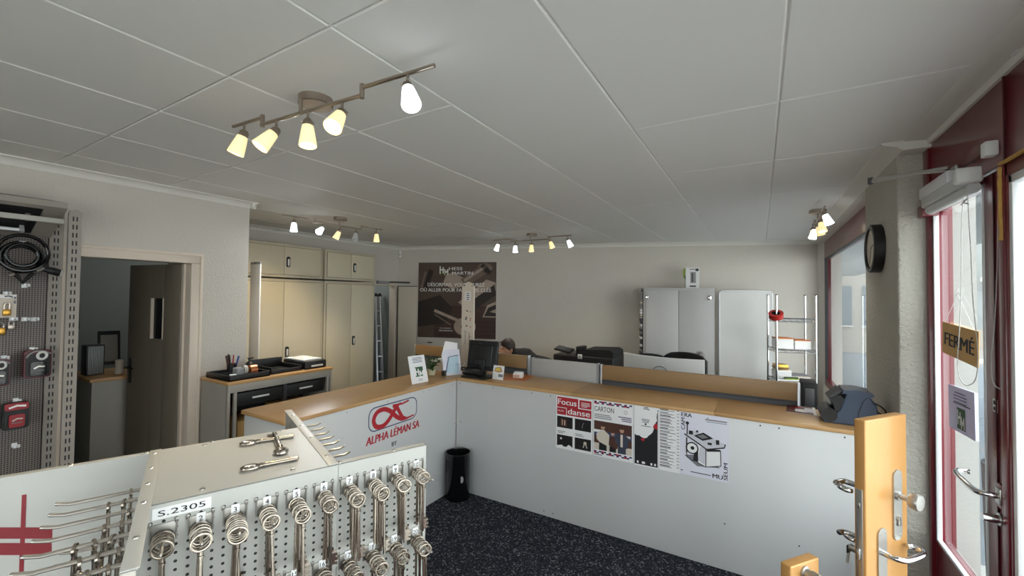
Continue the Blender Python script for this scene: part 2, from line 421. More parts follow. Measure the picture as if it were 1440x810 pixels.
# left wall with the doorway to the back room
m = MB()
m.box((XL-.12, YB, 0), (XL, .93, HC), 'wall'); m.box((XL-.12, 1.665, 0), (XL, YE, HC), 'wall'); m.box((XL-.12, .93, 2.01), (XL, 1.665, HC), 'wall')
struct(m.build('wall_left', smooth=False))
wallbox('wall_left_return', (XC-.1, YE-.1, 0), (XL-.12, YE, HC), 'wall')
m = MB(); m.box((XC-.12, YE, 0), (XC, 4.5, HC), 'wall'); m.box((XC-.12, 5.185, 0), (XC, 5.26, HC), 'wall'); m.box((XC-.12, 4.5, 1.935), (XC, 5.185, HC), 'wall')
struct(m.build('wall_cabinets', smooth=False))
m = MB(frame(BA, BU)); m.box((-.1, 0, -.12), ((BB-BA).length+.1, HC, 0), 'wall'); struct(m.build('wall_back', smooth=False))
m = MB()
for a, b in (((-7.2, 0), (-1.9, HC)), ((.55, 0), (.95, HC)), ((-1.9, 0), (.55, .35)), ((-1.9, 2.35), (.55, HC))): m.box((a[0], YB-.12, a[1]), (b[0], YB, b[1]), 'wall')
struct(m.build('wall_front', smooth=False))
w = MB()  # unseen front window, added to bring more daylight into the room
for x in (-1.9, -.70, .50): w.box((x, YB-.09, .35), (x+.05, YB-.02, 2.35), 'red_paint', .004)
for z in (.35, 2.29): w.box((-1.9, YB-.09, z), (.55, YB-.02, z+.06), 'red_paint', .004)
win = struct(w.build('window_5')); m = MB(); m.box((-1.86, YB-.058, .38), (.51, YB-.052, 2.31), 'glass'); m.build('pane', win)
m = MB(); m.prism([(.70, 7.256), (.775, 7.13), (.95, 7.13), (.95, 7.5), (.74, 7.5)], 0, HC, 'plaster'); struct(m.build('wall_window_reveal', smooth=False))
# rough plastered pillar between door and shop window
m = MB(); m.box((.652, 3.062, 0), (.95, 3.885, HC), 'wall_rough', .012, 3); struct(m.build('wall_pillar'))
# shop window beyond the pillar
m = MB(); m.box((.74, 3.885, 0), (.95, 7.13, .62), 'plaster'); m.box((.765, 3.885, 2.58), (.95, 7.13, HC), 'plaster'); struct(m.build('wall_right', smooth=False))
w = MB(); w.box((.762, 3.885, 2.328), (.83, 7.13, 2.585), 'red_paint', .003); w.box((.762, 3.885, .62), (.83, 7.13, .70), 'red_paint', .003)
w.box((.762, 7.075, .70), (.83, 7.13, 2.328), 'red_paint', .003); w.box((.762, 3.885, .70), (.83, 3.94, 2.328), 'red_paint', .003)
w.box((.755, 3.94, 2.318), (.79, 7.075, 2.330), 'black'); w.box((.757, 7.066, .70), (.79, 7.078, 2.328), 'black')
win = struct(w.build('window_1', base=(.79, 5.5, .62)))
m = MB(); m.box((.79, 3.93, .69), (.796, 7.085, 2.335), 'glass'); m.build('pane', win)
# fascia over the entrance
m = MB(); m.box((.765, YB, 2.262), (.85, 3.062, 2.60), 'red_paint', .002); m.box((.757, 2.19, 2.262), (.766, 2.198, 2.58), 'red_dark'); m.box((.757, 2.98, 2.262), (.766, 3.062, 2.585), 'red_paint', .002)
struct(m.build('trim_fascia'))
# frame posts beside the door
m = MB(); m.box((.766, 3.022, 0), (.86, 3.062, 2.262), 'red_paint', .004); m.box((.766, 2.225, 0), (.86, 2.272, 2.262), 'red_paint', .004); m.box((.735, 2.985, 2.20), (.80, 3.075, 2.262), 'red_paint', .004)
struct(m.build('trim_door_post'))
# entrance door: stiles, rails, glass, handle and cylinder
d = MB(); XD0, XD1 = .782, .838
d.box((XD0, 3.005, .02), (XD1, 3.022, 2.26), 'red_paint', .003); d.box((XD0, 2.272, .02), (XD1, 2.432, 2.26), 'red_paint', .006)
d.box((XD0, 2.432, 2.232), (XD1, 3.005, 2.26), 'red_paint', .003); d.box((XD0, 2.432, .02), (XD1, 3.005, .525), 'red_paint', .004)
d.box((XD0-.006, 2.335, .02), (XD0, 2.341, 2.25), 'red_dark')
door3 = struct(d.build('door_3', base=(.81, 2.65, .02)))
m = MB(); m.box((.806, 2.425, .52), (.812, 3.01, 2.24), 'glass'); m.build('pane', door3)
m = MB()   # light grey gasket round the glass
for a, b in (((2.432, .525), (2.446, 2.232)), ((2.992, .525), (3.005, 2.232)), ((2.432, .525), (3.005, .539)), ((2.432, 2.218), (3.005, 2.232))):
    m.box((.779, a[0], a[1]), (.80, b[0], b[1]), 'alu_white', .002)
m.build('gasket', door3)
def chrome_bow(o, pts, r=.0095, name='door_handle', parent=None, mt='chrome'):
    m = MB(); m.tube(smooth_path(pts, 7), r, mt, 14); return m.build(name, parent)
hp = V((.78, 2.30, 1.04))
m = MB(); m.box((.768, 2.272, .985), (.784, 2.318, 1.075), 'red_paint', .005); m.box((.762, 2.276, 1.0), (.77, 2.314, 1.06), 'brushed', .004); m.build('lock_plate', door3)
chrome_bow(None, [(.766, 2.295, 1.03), (.735, 2.297, 1.03), (.712, 2.315, 1.03), (.704, 2.37, 1.034), (.704, 2.46, 1.040), (.714, 2.50, 1.042), (.742, 2.514, 1.042), (.757, 2.512, 1.042)], .0105, parent=door3)
m = MB(); m.cyl((.784, 2.293, .945), (.722, 2.293, .945), .015, 'chrome', 20); m.cyl((.784, 2.293, .945), (.765, 2.293, .945), .023, 'brushed', 20); m.build('lock_cylinder', door3)
m = MB(frame((.7805, 2.318, 1.33), (0, 1, 0))); m.M = frame((.7805, 2.372, 1.33), (0, -1, 0)); m.rect(0, 0, .04, .05, 'alu_white', .0008); m.rect(.006, .028, .034, .044, 'ink', .0012); m.rect(.006, .006, .034, .02, 'ink', .0012)
tag(m.build('sticker', smooth=False), 'small square black and silver sticker on the red lock stile of the glass door', 'sticker')
# sidelight right of the door and the glazed front behind the camera
def sidelight(name, y0, y1):
    w = MB(); t = .06
    w.box((.77, y0, 0), (.85, y0+t, 2.262), 'red_paint', .004); w.box((.77, y1-.02, 0), (.85, y1, 2.262), 'red_paint', .004)
    w.box((.77, y0, 2.21), (.85, y1, 2.262), 'red_paint', .004); w.box((.77, y0, 0), (.85, y1, .45), 'red_paint', .004)
    o = struct(w.build(name, base=(.81, (y0+y1)/2, 0)))
    m = MB(); m.box((.806, y0+.05, .44), (.812, y1-.01, 2.22), 'glass'); m.build('pane', o)
    m = MB(); m.box((.772, y1-.045, .45), (.806, y1-.02, 2.21), 'alu_white', .003); m.box((.772, y0+t, .45), (.806, y0+t+.02, 2.21), 'alu_white', .003); m.box((.772, y0+t, 2.18), (.806, y1-.02, 2.21), 'alu_white', .003); m.build('gasket', o)
for i, (a, b) in enumerate(((.55, 2.225), (-1.15, .55), (-2.9, -1.15))): sidelight('window_%d' % (i+2), a, b)
wallbox('wall_right_front', (.77, YB, 0), (.9, -2.9, HC), 'plaster')
# yellow foam squeezed out of the joint
m = MB(); pts = [(.764, 2.238, 1.98+.03*i) for i in range(10)]; m.tube([(p[0]+rnd.uniform(-.002, .002), p[1]+rnd.uniform(-.002, .002), p[2]) for p in pts], [.006+rnd.random()*.003 for _ in pts], 'foam', 8)
pts = [(.764, 2.235-.12*i, 2.262) for i in range(14)]; m.tube(pts, [.006+rnd.random()*.003 for _ in pts], 'foam', 8); struct(m.build('trim_foam'))
# coving along the walls
def cove(name, A, B, nrm, w=.055, h=.055, mt='plaster', ext0=0., ext1=0.):
    A = V((*A, 0)); B = V((*B, 0)); d = (B-A).normalized(); A -= d*ext0; B += d*ext1; L = (B-A).length
    prof = [(0, 0), (w, 0), (w, -.008)]+[(w-(w-.008)*math.sin(R_(a)), -.008-(h-.016)*(1-math.cos(R_(a)))) for a in (15, 30, 45, 60, 75, 90)]+[(.008, -h), (0, -h)]
    m = MB(); vs = []; n = len(prof)
    for P in (A, B):
        for (q, z) in prof: vs.append(P+V((*nrm, 0))*q+V((0, 0, HC+z)))
    fs = [tuple(range(n)), tuple(range(2*n-1, n-1, -1))]+[(i, n+i, n+(i+1) % n, (i+1) % n) for i in range(n)]
    m.add(vs, fs, mt); return struct(m.build(name))
cove('trim_1', (XL, YB), (XL, YE+.05), (1, 0)); cove('trim_2', (XC, YE), (XC, 5.25), (1, 0)); cove('trim_3', (BA.x, BA.y), (BB.x, BB.y), (BN.x, BN.y)); cove('trim_8', (XL+.05, YE), (XC, YE), (0, 1))
m = MB()
vs = []
for y in (YB, 3.06): vs += [(.655, y, HC), (.665, y, HC-.006), (.745, y, HC-.012), (.752, y, HC-.035), (.766, y, HC-.035), (.766, y, HC)]
m.add(vs, [(i, 6+i, 6+(i+1) % 6, (i+1) % 6) for i in range(6)]+[(5, 4, 3, 2, 1, 0), (6, 7, 8, 9, 10, 11)], 'plaster'); struct(m.build('trim_4'))
m = MB(); vs = []
for y in (2.95, 7.2): vs += [(.565, y, HC), (.572, y, HC-.012), (.63, y, HC-.03), (.652, y, HC-.05), (.77, y, HC-.05), (.77, y, HC)]
m.add(vs, [(i, 6+i, 6+(i+1) % 6, (i+1) % 6) for i in range(6)]+[(5, 4, 3, 2, 1, 0), (6, 7, 8, 9, 10, 11)], 'plaster'); struct(m.build('trim_5'))
# door frame of the back-room doorway
m = MB()
for y0, y1 in ((.865, .945), (1.655, 1.735)):
    m.box((XL-.125, y0, 0), (XL+.018, y1, 2.0045), 'frame_cream', .003)
m.box((XL-.125, .865, 2.005), (XL+.018, 1.735, 2.085), 'frame_cream', .003)
for y0, y1 in ((.863, .885), (1.715, 1.737)): m.box((XL+.0185, y0, 0), (XL+.028, y1, 2.0645), 'frame_cream', .003)
m.box((XL+.0185, .863, 2.065), (XL+.028, 1.737, 2.087), 'frame_cream', .003)
m.box((XL-.12, 1.64, 0), (XL-.08, 1.6545, 2.003), 'frame_cream')
struct(m.build('trim_6'))
# back-room door, swung open into the dark room: narrow light, lever
a = R_(191); D1 = Matrix.Translation((-4.205, 1.632, .01)) @ Matrix.Rotation(a, 4, 'Z')
m = MB(D1); m.box((.0, -.04, 0), (.20, 0, 1.99), 'door_grey', .002)
m.box((.36, -.04, 0), (.66, 0, 1.99), 'door_grey', .002); m.box((.2, -.04, 0), (.36, 0, 1.35), 'door_grey'); m.box((.2, -.04, 1.70), (.36, 0, 1.99), 'door_grey')
door1 = struct(m.build('door_1', base=(-4.205, 1.632, .01)))
m = MB(D1)
for x in (.196, .352): m.box((x, -.042, 1.35), (x+.010, .003, 1.70), 'frame_cream')
m.build('window_bead', door1)
m = MB(D1); m.box((.215, -.024, 1.35), (.345, -.016, 1.70), 'black_gloss'); m.build('pane', door1)
m = MB(D1)
for s in (1, -1):
    y = 0 if s > 0 else -.04
    m.box((.595, y, .95), (.63, y+.006*s, 1.17), 'black', .002)
    m.tube([(.612, y, 1.09), (.612, y+.045*s, 1.09), (.60, y+.05*s, 1.09), (.50, y+.05*s, 1.09)], .008, 'black_gloss', 10)
m.build('door_handle', door1)
# shell of the dark back room and of the store room
wallbox('wall_backroom_far', (-7.2, YB, 0), (-7.1, 8.2, HC), 'room_grey'); wallbox('wall_backroom_side', (-7.1, .2, 0), (XL-.12, .3, HC), 'room_grey')
wallbox('wall_storeroom', (-7.1, 4.2, 0), (XC-.12, 4.3, HC), 'room_grey'); wallbox('wall_storeroom_end', (-7.1, 5.45, 0), (XC-.12, 5.55, HC), 'room_grey')
m = MB(); m.box((-5.62, 1.02, 0), (-5.58, 1.10, HC), 'room_grey'); m.tube([(-5.56, 1.2, 0), (-5.56, 1.2, HC)], .03, 'room_grey', 12); struct(m.build('trim_7'))
# beige door by the back wall, standing open into the room
m = MB()
m.box((XC-.125, 5.165, 0), (XC+.018, 5.235, 1.9295), 'frame_cream', .003); m.box((XC-.125, 4.43, 1.93), (XC+.018, 5.235, 1.99), 'frame_cream', .003); m.box((XC-.125, 4.43, 0), (XC+.018, 4.5, 1.9295), 'frame_cream', .003)
struct(m.build('trim_9'))
D2 = frame((-5.31, 5.185, .01), (.861, .507, 0))
m = MB(D2); m.box((0, 0, -.04), (.70, 1.915, 0), 'door_beige', .003); door2 = struct(m.build('door_2', base=(-5.31, 5.185, .01)))
m = MB(D2); m.box((-.002, 0, -.041), (.012, 1.92, .001), 'black'); m.box((.69, 0, -.041), (.702, 1.92, .0015), 'dark_grey'); m.box((0, 1.908, -.041), (.702, 1.92, .0015), 'dark_grey'); m.build('door_edge', door2)
m = MB(D2); m.box((.635, .85, 0), (.672, 1.06, .006), 'dark_grey', .002); m.tube([(.652, .97, 0), (.652, .97, .045), (.64, .97, .052), (.53, .97, .052)], .011, 'dark_grey', 10); m.build('door_handle', door2)
m = MB(); m.tube([(-5.33, 4.98, 1.985), (-5.20, 5.05, 1.985), (-5.05, 5.20, 1.98)], .012, 'dark_grey', 8); m.box((-5.36, 4.75, 1.95), (-5.3, 4.99, 2.0), 'grey_plastic', .004)
tag(m.build('door_closer'), 'slim metal closer arm over the beige door by the back wall', 'door closer')
# ------------------------------------------------------------------ outside
pxr = onY(1372, 400, 3.66).x
m = MB(); m.box((.864, 3.048, -.06), (.952, 3.0615, 2.6), 'ext_white'); m.box((.955, 3.66, -.06), (pxr, 3.9, 3.4), 'ext_white'); struct(m.build('wall_porch', smooth=False))
m = MB(); m.box((.95, 3.50, -.06), (onY(1334, 400, 3.5).x, 3.66, 3.0), 'reflection_pink', .01); struct(m.build('trim_pink_reflection'))  # pink box stands in for the reddish reflection in the door glass
m = MB(); m.box((.95, 4.0, 2.56), (2.6, 17, 2.7), 'ext_grey'); struct(m.build('ceiling_arcade'))
b = thing('apartment_building', 'distant apartment block with turquoise balconies seen through the glass door', 'building', (13, 26, -.06))
m = MB(); m.box((7.2, 24, -.06), (20, 30, 17), 'ext_grey'); m.build('wall', b)
for k in range(5):
    z = 2.6+2.6*k
    m = MB(); m.box((7.6, 23.0, z), (18, 24, z+.16), 'ext_white'); m.build('balcony_slab', b)
    m = MB()
    m.box((7.6, 23.0, z+.16), (18, 23.04, z+1.0), 'ext_turq')
    for q in range(16): m.box((7.6+q*.66, 22.97, z+.16), (7.65+q*.66, 23.06, z+1.08), 'ext_white')
    m.build('railing', b)
    for q in range(4):
        m = MB(); m.box((8.2+q*2.4, 23.95, z+.15), (9.6+q*2.4, 24.02, z+2.2), 'ext_window'); m.box((8.1+q*2.4, 23.93, z+2.2), (9.7+q*2.4, 24.03, z+2.3), 'ext_white'); m.build('window', b)
b = thing('shop_building', 'pale building with blue window across the street, behind the shop window', 'building', (3.5, 21, -.06))
m = MB(); m.box((1.2, 19, -.06), (3.9, 24, 7), 'ext_wall'); m.build('wall', b)
for k in range(2):
    for q in range(3):
        m = MB(); m.box((1.5+q*.8, 18.96, .9+2.6*k), (2.0+q*.8, 19.02, 2.3+2.6*k), 'ext_window'); m.box((1.46+q*.8, 18.93, .84+2.6*k), (2.04+q*.8, 19.0, .9+2.6*k), 'ext_white'); m.build('window', b)
t = thing('bare_tree', 'bare winter tree in front of the turquoise balconies outside', 'tree', (3.9, 9.6, -.06))
m = MB()
def branch(p, d, L, r, k):
    q = p+d*L; m.tube([p, (p+q)/2+V((rnd.uniform(-1, 1), rnd.uniform(-1, 1), rnd.uniform(-1, 1)))*L*.05, q], [r, r*.85, r*.7], 'bark', 7)
    if k:
        for _ in range(3): branch(q, (d+V((rnd.uniform(-.8, .8), rnd.uniform(-.8, .8), rnd.uniform(-.1, .6)))).normalized(), L*.68, r*.62, k-1)
m.tube([(3.9, 9.6, -.06), (3.92, 9.6, 1.8)], [.13, .10], 'bark', 10); m.build('trunk', t)
m = MB(); branch(V((3.92, 9.6, 1.8)), V((0, 0, 1)), 1.1, .075, 4); m.build('branches', t)
# ================================================================== RECEPTION COUNTER
CX, CY, CT = -2.397, 3.089, 1.011
c1 = thing('reception_counter', 'white panelled counter wing carrying the red looped logo', 'counter', (-2.6, 2.3, 0))
m = MB(); m.box((CX-.018, 1.475, .004), (CX, CY-.003, .985), 'panel_white', .0015)
for y, z in ((1.55, .96), (1.9, .965), (2.26, .965), (2.64, .965), (2.72, .965), (3.03, .96), (3.07, .6), (3.03, .3)): m.M = aim((CX, y, z), (1, 0, 0)); m.lathe([(0, .0012), (.004, .0008), (.005, 0)], 'grey_plastic', 10)
m.build('front_panel', c1)
m = MB(); m.box((-2.85, 1.475, .004), (CX-.018, 1.493, .985), 'panel_white', .0015); m.build('end_panel', c1)
m = MB(); m.box((-2.84, 1.493, .06), (-2.82, 3.09, .985), 'panel_white'); m.box((-2.82, 1.5, .5), (CX-.02, 3.08, .52), 'panel_white'); m.box((-2.82, 1.5, .06), (CX-.02, 3.08, .08), 'panel_white'); m.build('carcass', c1)
m = MB(); m.M = frame((CX+.0006, 2.078, .0), (0, 1, 0))
# emblem: rounded outline with the red ribbon loop, measured on the panel
m.stroke(rrect(.006, .776, .490, .944, .06, 8), .008, 'blue_ink', closed=True)
loop = smooth_path([(.315, .925), (.27, .905), (.20, .83), (.14, .795), (.075, .805), (.05, .855), (.08, .905), (.145, .915), (.21, .885), (.28, .825), (.36, .795), (.46, .802)], 6)
m.stroke([(p[0], p[1]) for p in loop], [.018 if i < 6 else .034 for i in range(len(loop)-8)]+[.026, .022, .018, .015, .013, .012, .012, .012], 'red_ink', .0003, dz=.00001)
m.stroke([(.23, .918), (.27, .912), (.30, .86), (.335, .81), (.37, .80)], [.02, .034, .03, .03, .016], 'red_ink', .0012)
m.stroke([(.23, .925), (.33, .918), (.40, .93)], .014, 'red_ink', .0015)
m.text('ALPHA LÉMAN SA', -.015, .690, .058, 'red_ink', .0003, width=.535, bold=.04, shear=.12)
m.text('BY', .228, .617, .032, 'ink', .0003, width=.05, bold=.03)
m.build('logo_print', c1, smooth=False, recalc=False)
c2 = thing('reception_counter', 'long white panelled counter front carrying the row of posters', 'counter', (-.9, 3.3, 0))
m = MB(); m.box((CX+.003, CY, .004), (.648, CY+.018, .985), 'panel_white', .0015)
for x in (-2.36, -2.0, -1.62, -1.45, -1.36, -.98, -.68, -.62, -.30, .0, .1, .42): m.M = aim((x, CY, .965), (0, -1, 0)); m.lathe([(0, .0012), (.004, .0008), (.005, 0)], 'dark_grey', 10)
for x, z in ((-2.35, .62), (-2.34, .33), (-1.5, .04), (-1.42, .04), (-.2, .3), (.2, .28)): m.M = aim((x, CY, z), (0, -1, 0)); m.lathe([(0, .0012), (.004, .0008), (.005, 0)], 'dark_grey', 10)
m.build('front_panel', c2)
m = MB(); m.box((CX-.43, CY+.44, .06), (.648, CY+.455, .985), 'panel_white'); m.box((.63, CY+.018, .004), (.648, CY+.44, .985), 'panel_white'); m.box((CX-.4, CY+.02, .5), (.63, CY+.44, .52), 'panel_white'); m.box((CX-.4, CY+.02, .06), (.63, CY+.44, .08), 'panel_white'); m.build('carcass', c2)
t1 = thing('countertop', 'beech counter top of the wing beside the key tower', 'counter top', (-2.63, 2.3, .985))
m = MB(); m.box((-2.866, 1.462, .986), (CX+.004, CY-.004+.0, CT), 'counter_wood', .003); m.build('board', t1)
t2 = thing('countertop', 'long beech counter top above the row of posters', 'counter top', (-.9, 3.3, .985))
for k, (a, b) in enumerate(((-2.866, -1.28), (-1.278, -.262), (-.260, .648))):
    m = MB(); m.box((a, CY-.004, .986), (b, CY+.462, CT), 'counter_wood', .002); m.build('board', t2)

# ------------------------------------------------------------------ posters on the counter front
def poster(label, x0, z0, w, h):
    m = MB(frame((x0, CY-.0008, z0), (1, 0, 0))); m.box((0, 0, -.0005), (w, h, 0), 'paper'); return m
def fin(m, label, nm='poster'): return tag(m.build(nm, smooth=False, recalc=False), label, 'poster', None)
Z1 = .0004
m = poster('', -1.398, .566, .300, .412); w, h = .300, .412     # Focus danse
m.rect(.008, h-.145, .185, h-.008, 'red_ink', Z1); m.rect(.09, h-.145, .292, h-.082, 'red_ink', Z1*1.3)
m.rect(.195, h-.075, .292, h-.012, 'red_ink', Z1)
m.rect(.0075, h-.1455, .09, h-.088, 'paper', Z1*2); m.rect(.008, h-.145, .085, h-.093, 'red_ink', Z1*3)
m.text('Focus', .016, h-.066, .045, 'paper', Z1*4, width=.155, bold=.022); m.text('danse', .10, h-.133, .045, 'paper', Z1*4, width=.18, bold=.022)
m.text('30.05', .015, h-.122, .012, 'paper', Z1*4, width=.05); m.lines(.21, h-.03, .28, 4, .01, .004, 'paper', Z1*2)
for i, (x, y) in enumerate(((.008, .165), (.158, .165), (.008, .02), (.158, .02))):
    m.rect(x, y, x+.132, y+.088, 'photo_dark', Z1); m.lines(x+.005, y+.118, x+.08, 2, .012, .005, 'grey_ink', Z1)
    if i == 0:
        m.rect(x+.03, y+.012, x+.085, y+.07, 'brown_ink', Z1*2); m.rect(x+.04, y+.02, x+.05, y+.065, 'skin_ink', Z1*3); m.rect(x+.062, y+.02, x+.07, y+.06, 'cream_ink', Z1*3)
    elif i == 1: m.stroke([(x+.06, y+.02), (x+.065, y+.05), (x+.075, y+.065)], .006, 'grey_ink', Z1*2)
    elif i == 2:
        m.poly([(x, y), (x+.03, y+.008), (x+.05, y+.01), (x+.05, y), ], 'paper', Z1*2); m.disc(x+.035, y+.06, .008, 'paper', Z1*2); m.poly([(x+.08, y), (x+.1, y+.02), (x+.12, y+.01), (x+.132, y)], 'paper', Z1*2)
    else:
        m.disc(x+.085, y+.055, .013, 'cream_ink', Z1*2); m.stroke([(x+.07, y+.02), (x+.078, y+.05), (x+.09, y+.05), (x+.1, y+.02)], .008, 'cream_ink', Z1*2)
fin(m, 'poster with red Focus danse heading above four dark dance photos')
m = poster('', -1.090, .566, .298, .425); w, h = .298, .425    # CARTON
for b, z in ((h-.035, 1), (.02, 1)):
    for k in range(15):
        for r in range(2):
            m.rect(.006+k*.019, b+r*.011, .006+(k+1)*.019, b+(r+1)*.011, 'purple_ink' if (k+r) % 2 else ('paper' if k % 3 else 'red_ink'), Z1)
m.text('CARTON', .008, h-.088, .036, 'ink', Z1, width=.15, bold=.004); m.stroke(arc(.245, h-.07, .012, 0, 360, 10), .003, 'grey_ink', Z1)
m.lines(.008, h-.11, .15, 3, .013, .006, 'grey_ink', Z1, .2); m.lines(.19, h-.105, .288, 3, .013, .006, 'purple_ink', Z1, .3, 'R')
m.rect(.006, .05, .290, .265, 'brown_ink', Z1); m.rect(.006, .05, .290, .10, 'cream_ink', Z1*2); m.rect(.006, .155, .29, .19, 'blue_ink', Z1*2); m.rect(.19, .17, .28, .185, 'cream_ink', Z1*2.5); m.rect(.006, .18, .09, .2, 'paper', Z1*2.5)
def fig(x, s, top, leg, hd='brown_ink', Z1=.0004):
    m.poly([(x-.03*s, .05), (x-.025*s, .13*s+.02), (x+.028*s, .13*s+.02), (x+.03*s, .05)], leg, Z1*4)
    m.poly([(x-.028*s, .10*s+.01), (x-.048*s, .13*s), (x-.05*s, .17*s), (x-.02*s, .195*s), (x+.02*s, .195*s), (x+.05*s, .17*s), (x+.045*s, .10*s), (x+.028*s, .09*s)], top, Z1*5)
    m.disc(x, .222*s, .016*s, 'skin_ink', Z1*6, ry=.02*s); m.poly([(x-.017*s, .226*s), (x-.015*s, .245*s), (x+.01*s, .25*s), (x+.018*s, .228*s)], hd, Z1*7)
fig(.15, .84, 'brown_ink', 'ink', Z1=.00030); fig(.075, 1.0, 'cream_ink', 'ink', Z1=.0004); fig(.218, 1.0, 'denim_ink', 'denim_ink', Z1=.00043); m.rect(.208, .10, .225, .19, 'cream_ink', Z1*7)
m.lines(.008, .014, .07, 1, .01, .005, 'ink', Z1, 0)
fin(m, 'poster headed CARTON with checkered borders round a photo of standing people')
m = poster('', -.783, .560, .166, .436); w, h = .166, .436       # black mountain leaflet
m.poly([(.003, .01), (.163, .01), (.163, .40), (.158, .385), (.155, .36), (.158, .335), (.148, .32), (.14, .295), (.135, .27), (.128, .25), (.115, .235), (.10, .222), (.088, .205), (.07, .2), (.05, .205), (.035, .215), (.015, .212), (.003, .222)], 'ink', Z1)
m.poly([(.13, .285), (.14, .31), (.156, .318), (.163, .30), (.163, .272), (.15, .278)], 'red_ink', Z1*2); m.poly([(.045, .19), (.06, .198), (.075, .203), (.07, .18), (.058, .178)], 'red_ink', Z1*2)
m.lines(.065, .42, .10, 2, .01, .005, 'ink', Z1, .1, 'C'); m.lines(.05, .335, .11, 3, .01, .004, 'ink', Z1, .3, 'C'); m.disc(.08, .30, .007, 'ink', Z1); m.lines(.05, .288, .115, 1, .01, .004, 'ink', Z1, 0)
for x in (.02, .055, .115, .14): m.rect(x, .018, x+.012+.01*(x == .055), .034, 'paper', Z1*2)
fin(m, 'narrow white leaflet with a black and red mountain silhouette')
m = poster('', -.611, .562, .136, .436)                            # programme list
for k in range(19):
    y = .425-.0215*k; m.rect(.006, y-.006, .05+.03*rnd.random(), y, 'ink' if k % 2 == 0 else 'grey_ink', Z1); m.rect(.118, y-.005, .131, y-.001, 'ink', Z1)
    m.lines(.006, y-.009, .11, 1, .01, .004, 'grey_ink', Z1, .3)
    if k % 2: m.rect(.004, y-.016, .132, y-.0152, 'grey_ink', Z1)
fin(m, 'narrow printed programme list with rows of small text')
m = MB(frame((-.476, CY-.0008, .566), (1, 0, 0))); m.box((0, 0, -.0005), (.300, .422, 0), 'paper_lilac')   # CAMERA MUSEUM
w, h = .300, .422
m.text('ERA', .012, h-.034, .026, 'ink', Z1, width=.066, bold=.03); m.text('CAM', .034, h-.122, .024, 'ink', Z1, width=.078, bold=.03, rot=math.pi/2)
m.text('MU', .205, .014, .028, 'ink', Z1, width=.06, bold=.03); m.text('SEUM', .294, .014, .024, 'ink', Z1, width=.11, bold=.03, rot=math.pi/2)
m.lines(.16, h-.03, .29, 1, .01, .008, 'grey_ink', Z1, 0); m.lines(.165, h-.045, .29, 1, .01, .004, 'grey_ink', Z1, 0)
m.rect(.008, .022, .022, .028, 'ink', Z1); m.lines(.07, .028, .195, 1, .01, .005, 'ink', Z1, 0)
m.poly([(.03, .13), (.11, .07), (.25, .085), (.16, .155)], 'grey_ink', Z1)                                # machine on the poster
m.poly([(.115, .095), (.165, .075), (.165, .20), (.115, .215)], 'paper', Z1*2); m.poly([(.165, .075), (.255, .10), (.25, .20), (.165, .19)], 'paper', Z1*2)
for a, b in (((.115, .095), (.165, .075)), ((.165, .075), (.255, .10)), ((.165, .075), (.165, .2)), ((.115, .095), (.115, .2)), ((.255, .1), (.252, .2))): m.stroke([a, b], .005, 'ink', Z1*3)
m.poly([(.03, .275), (.10, .30), (.28, .245), (.27, .225), (.17, .195), (.12, .225), (.05, .25)], 'light_ink', Z1*4); m.stroke([(.03, .272), (.12, .222), (.17, .192), (.275, .222), (.28, .245)], .008, 'ink', Z1*5)
m.poly([(.09, .27), (.145, .245), (.21, .27), (.15, .30)], 'ink', Z1*6); m.poly([(.11, .272), (.145, .258), (.18, .272), (.148, .288)], 'grey_ink', Z1*7)
m.disc(.08, .185, .036, 'paper', Z1*4); m.poly([(.116, .11), (.165, .085), (.165, .19), (.13, .205)], 'light_ink', Z1*2.5); m.poly([(.17, .178), (.25, .192), (.25, .205), (.17, .195)], 'ink', Z1*3); m.poly([(.085, .10), (.113, .10), (.113, .21), (.10, .215)], 'ink', Z1*3); m.stroke(arc(.08, .185, .036, 0, 360, 20), .008, 'ink', Z1*5); m.disc(.082, .186, .012, 'ink', Z1*6); m.rect(.042, .15, .05, .25, 'ink', Z1*4)
m.stroke([(.048, .27), (.05, .34)], .007, 'ink', Z1*5); m.disc(.05, .348, .011, 'ink', Z1*6); m.rect(.06, .275, .085, .30, 'ink', Z1*6); m.rect(.225, .235, .245, .265, 'ink', Z1*6); m.rect(.175, .225, .2, .24, 'ink', Z1*6); m.rect(.105, .295, .118, .308, 'ink', Z1*6)
m.stroke([(.045, .15), (.05, .12), (.085, .10)], .005, 'ink', Z1*4)
fin(m, 'pale lilac CAMERA MUSEUM poster with a drawing of a black and white machine')

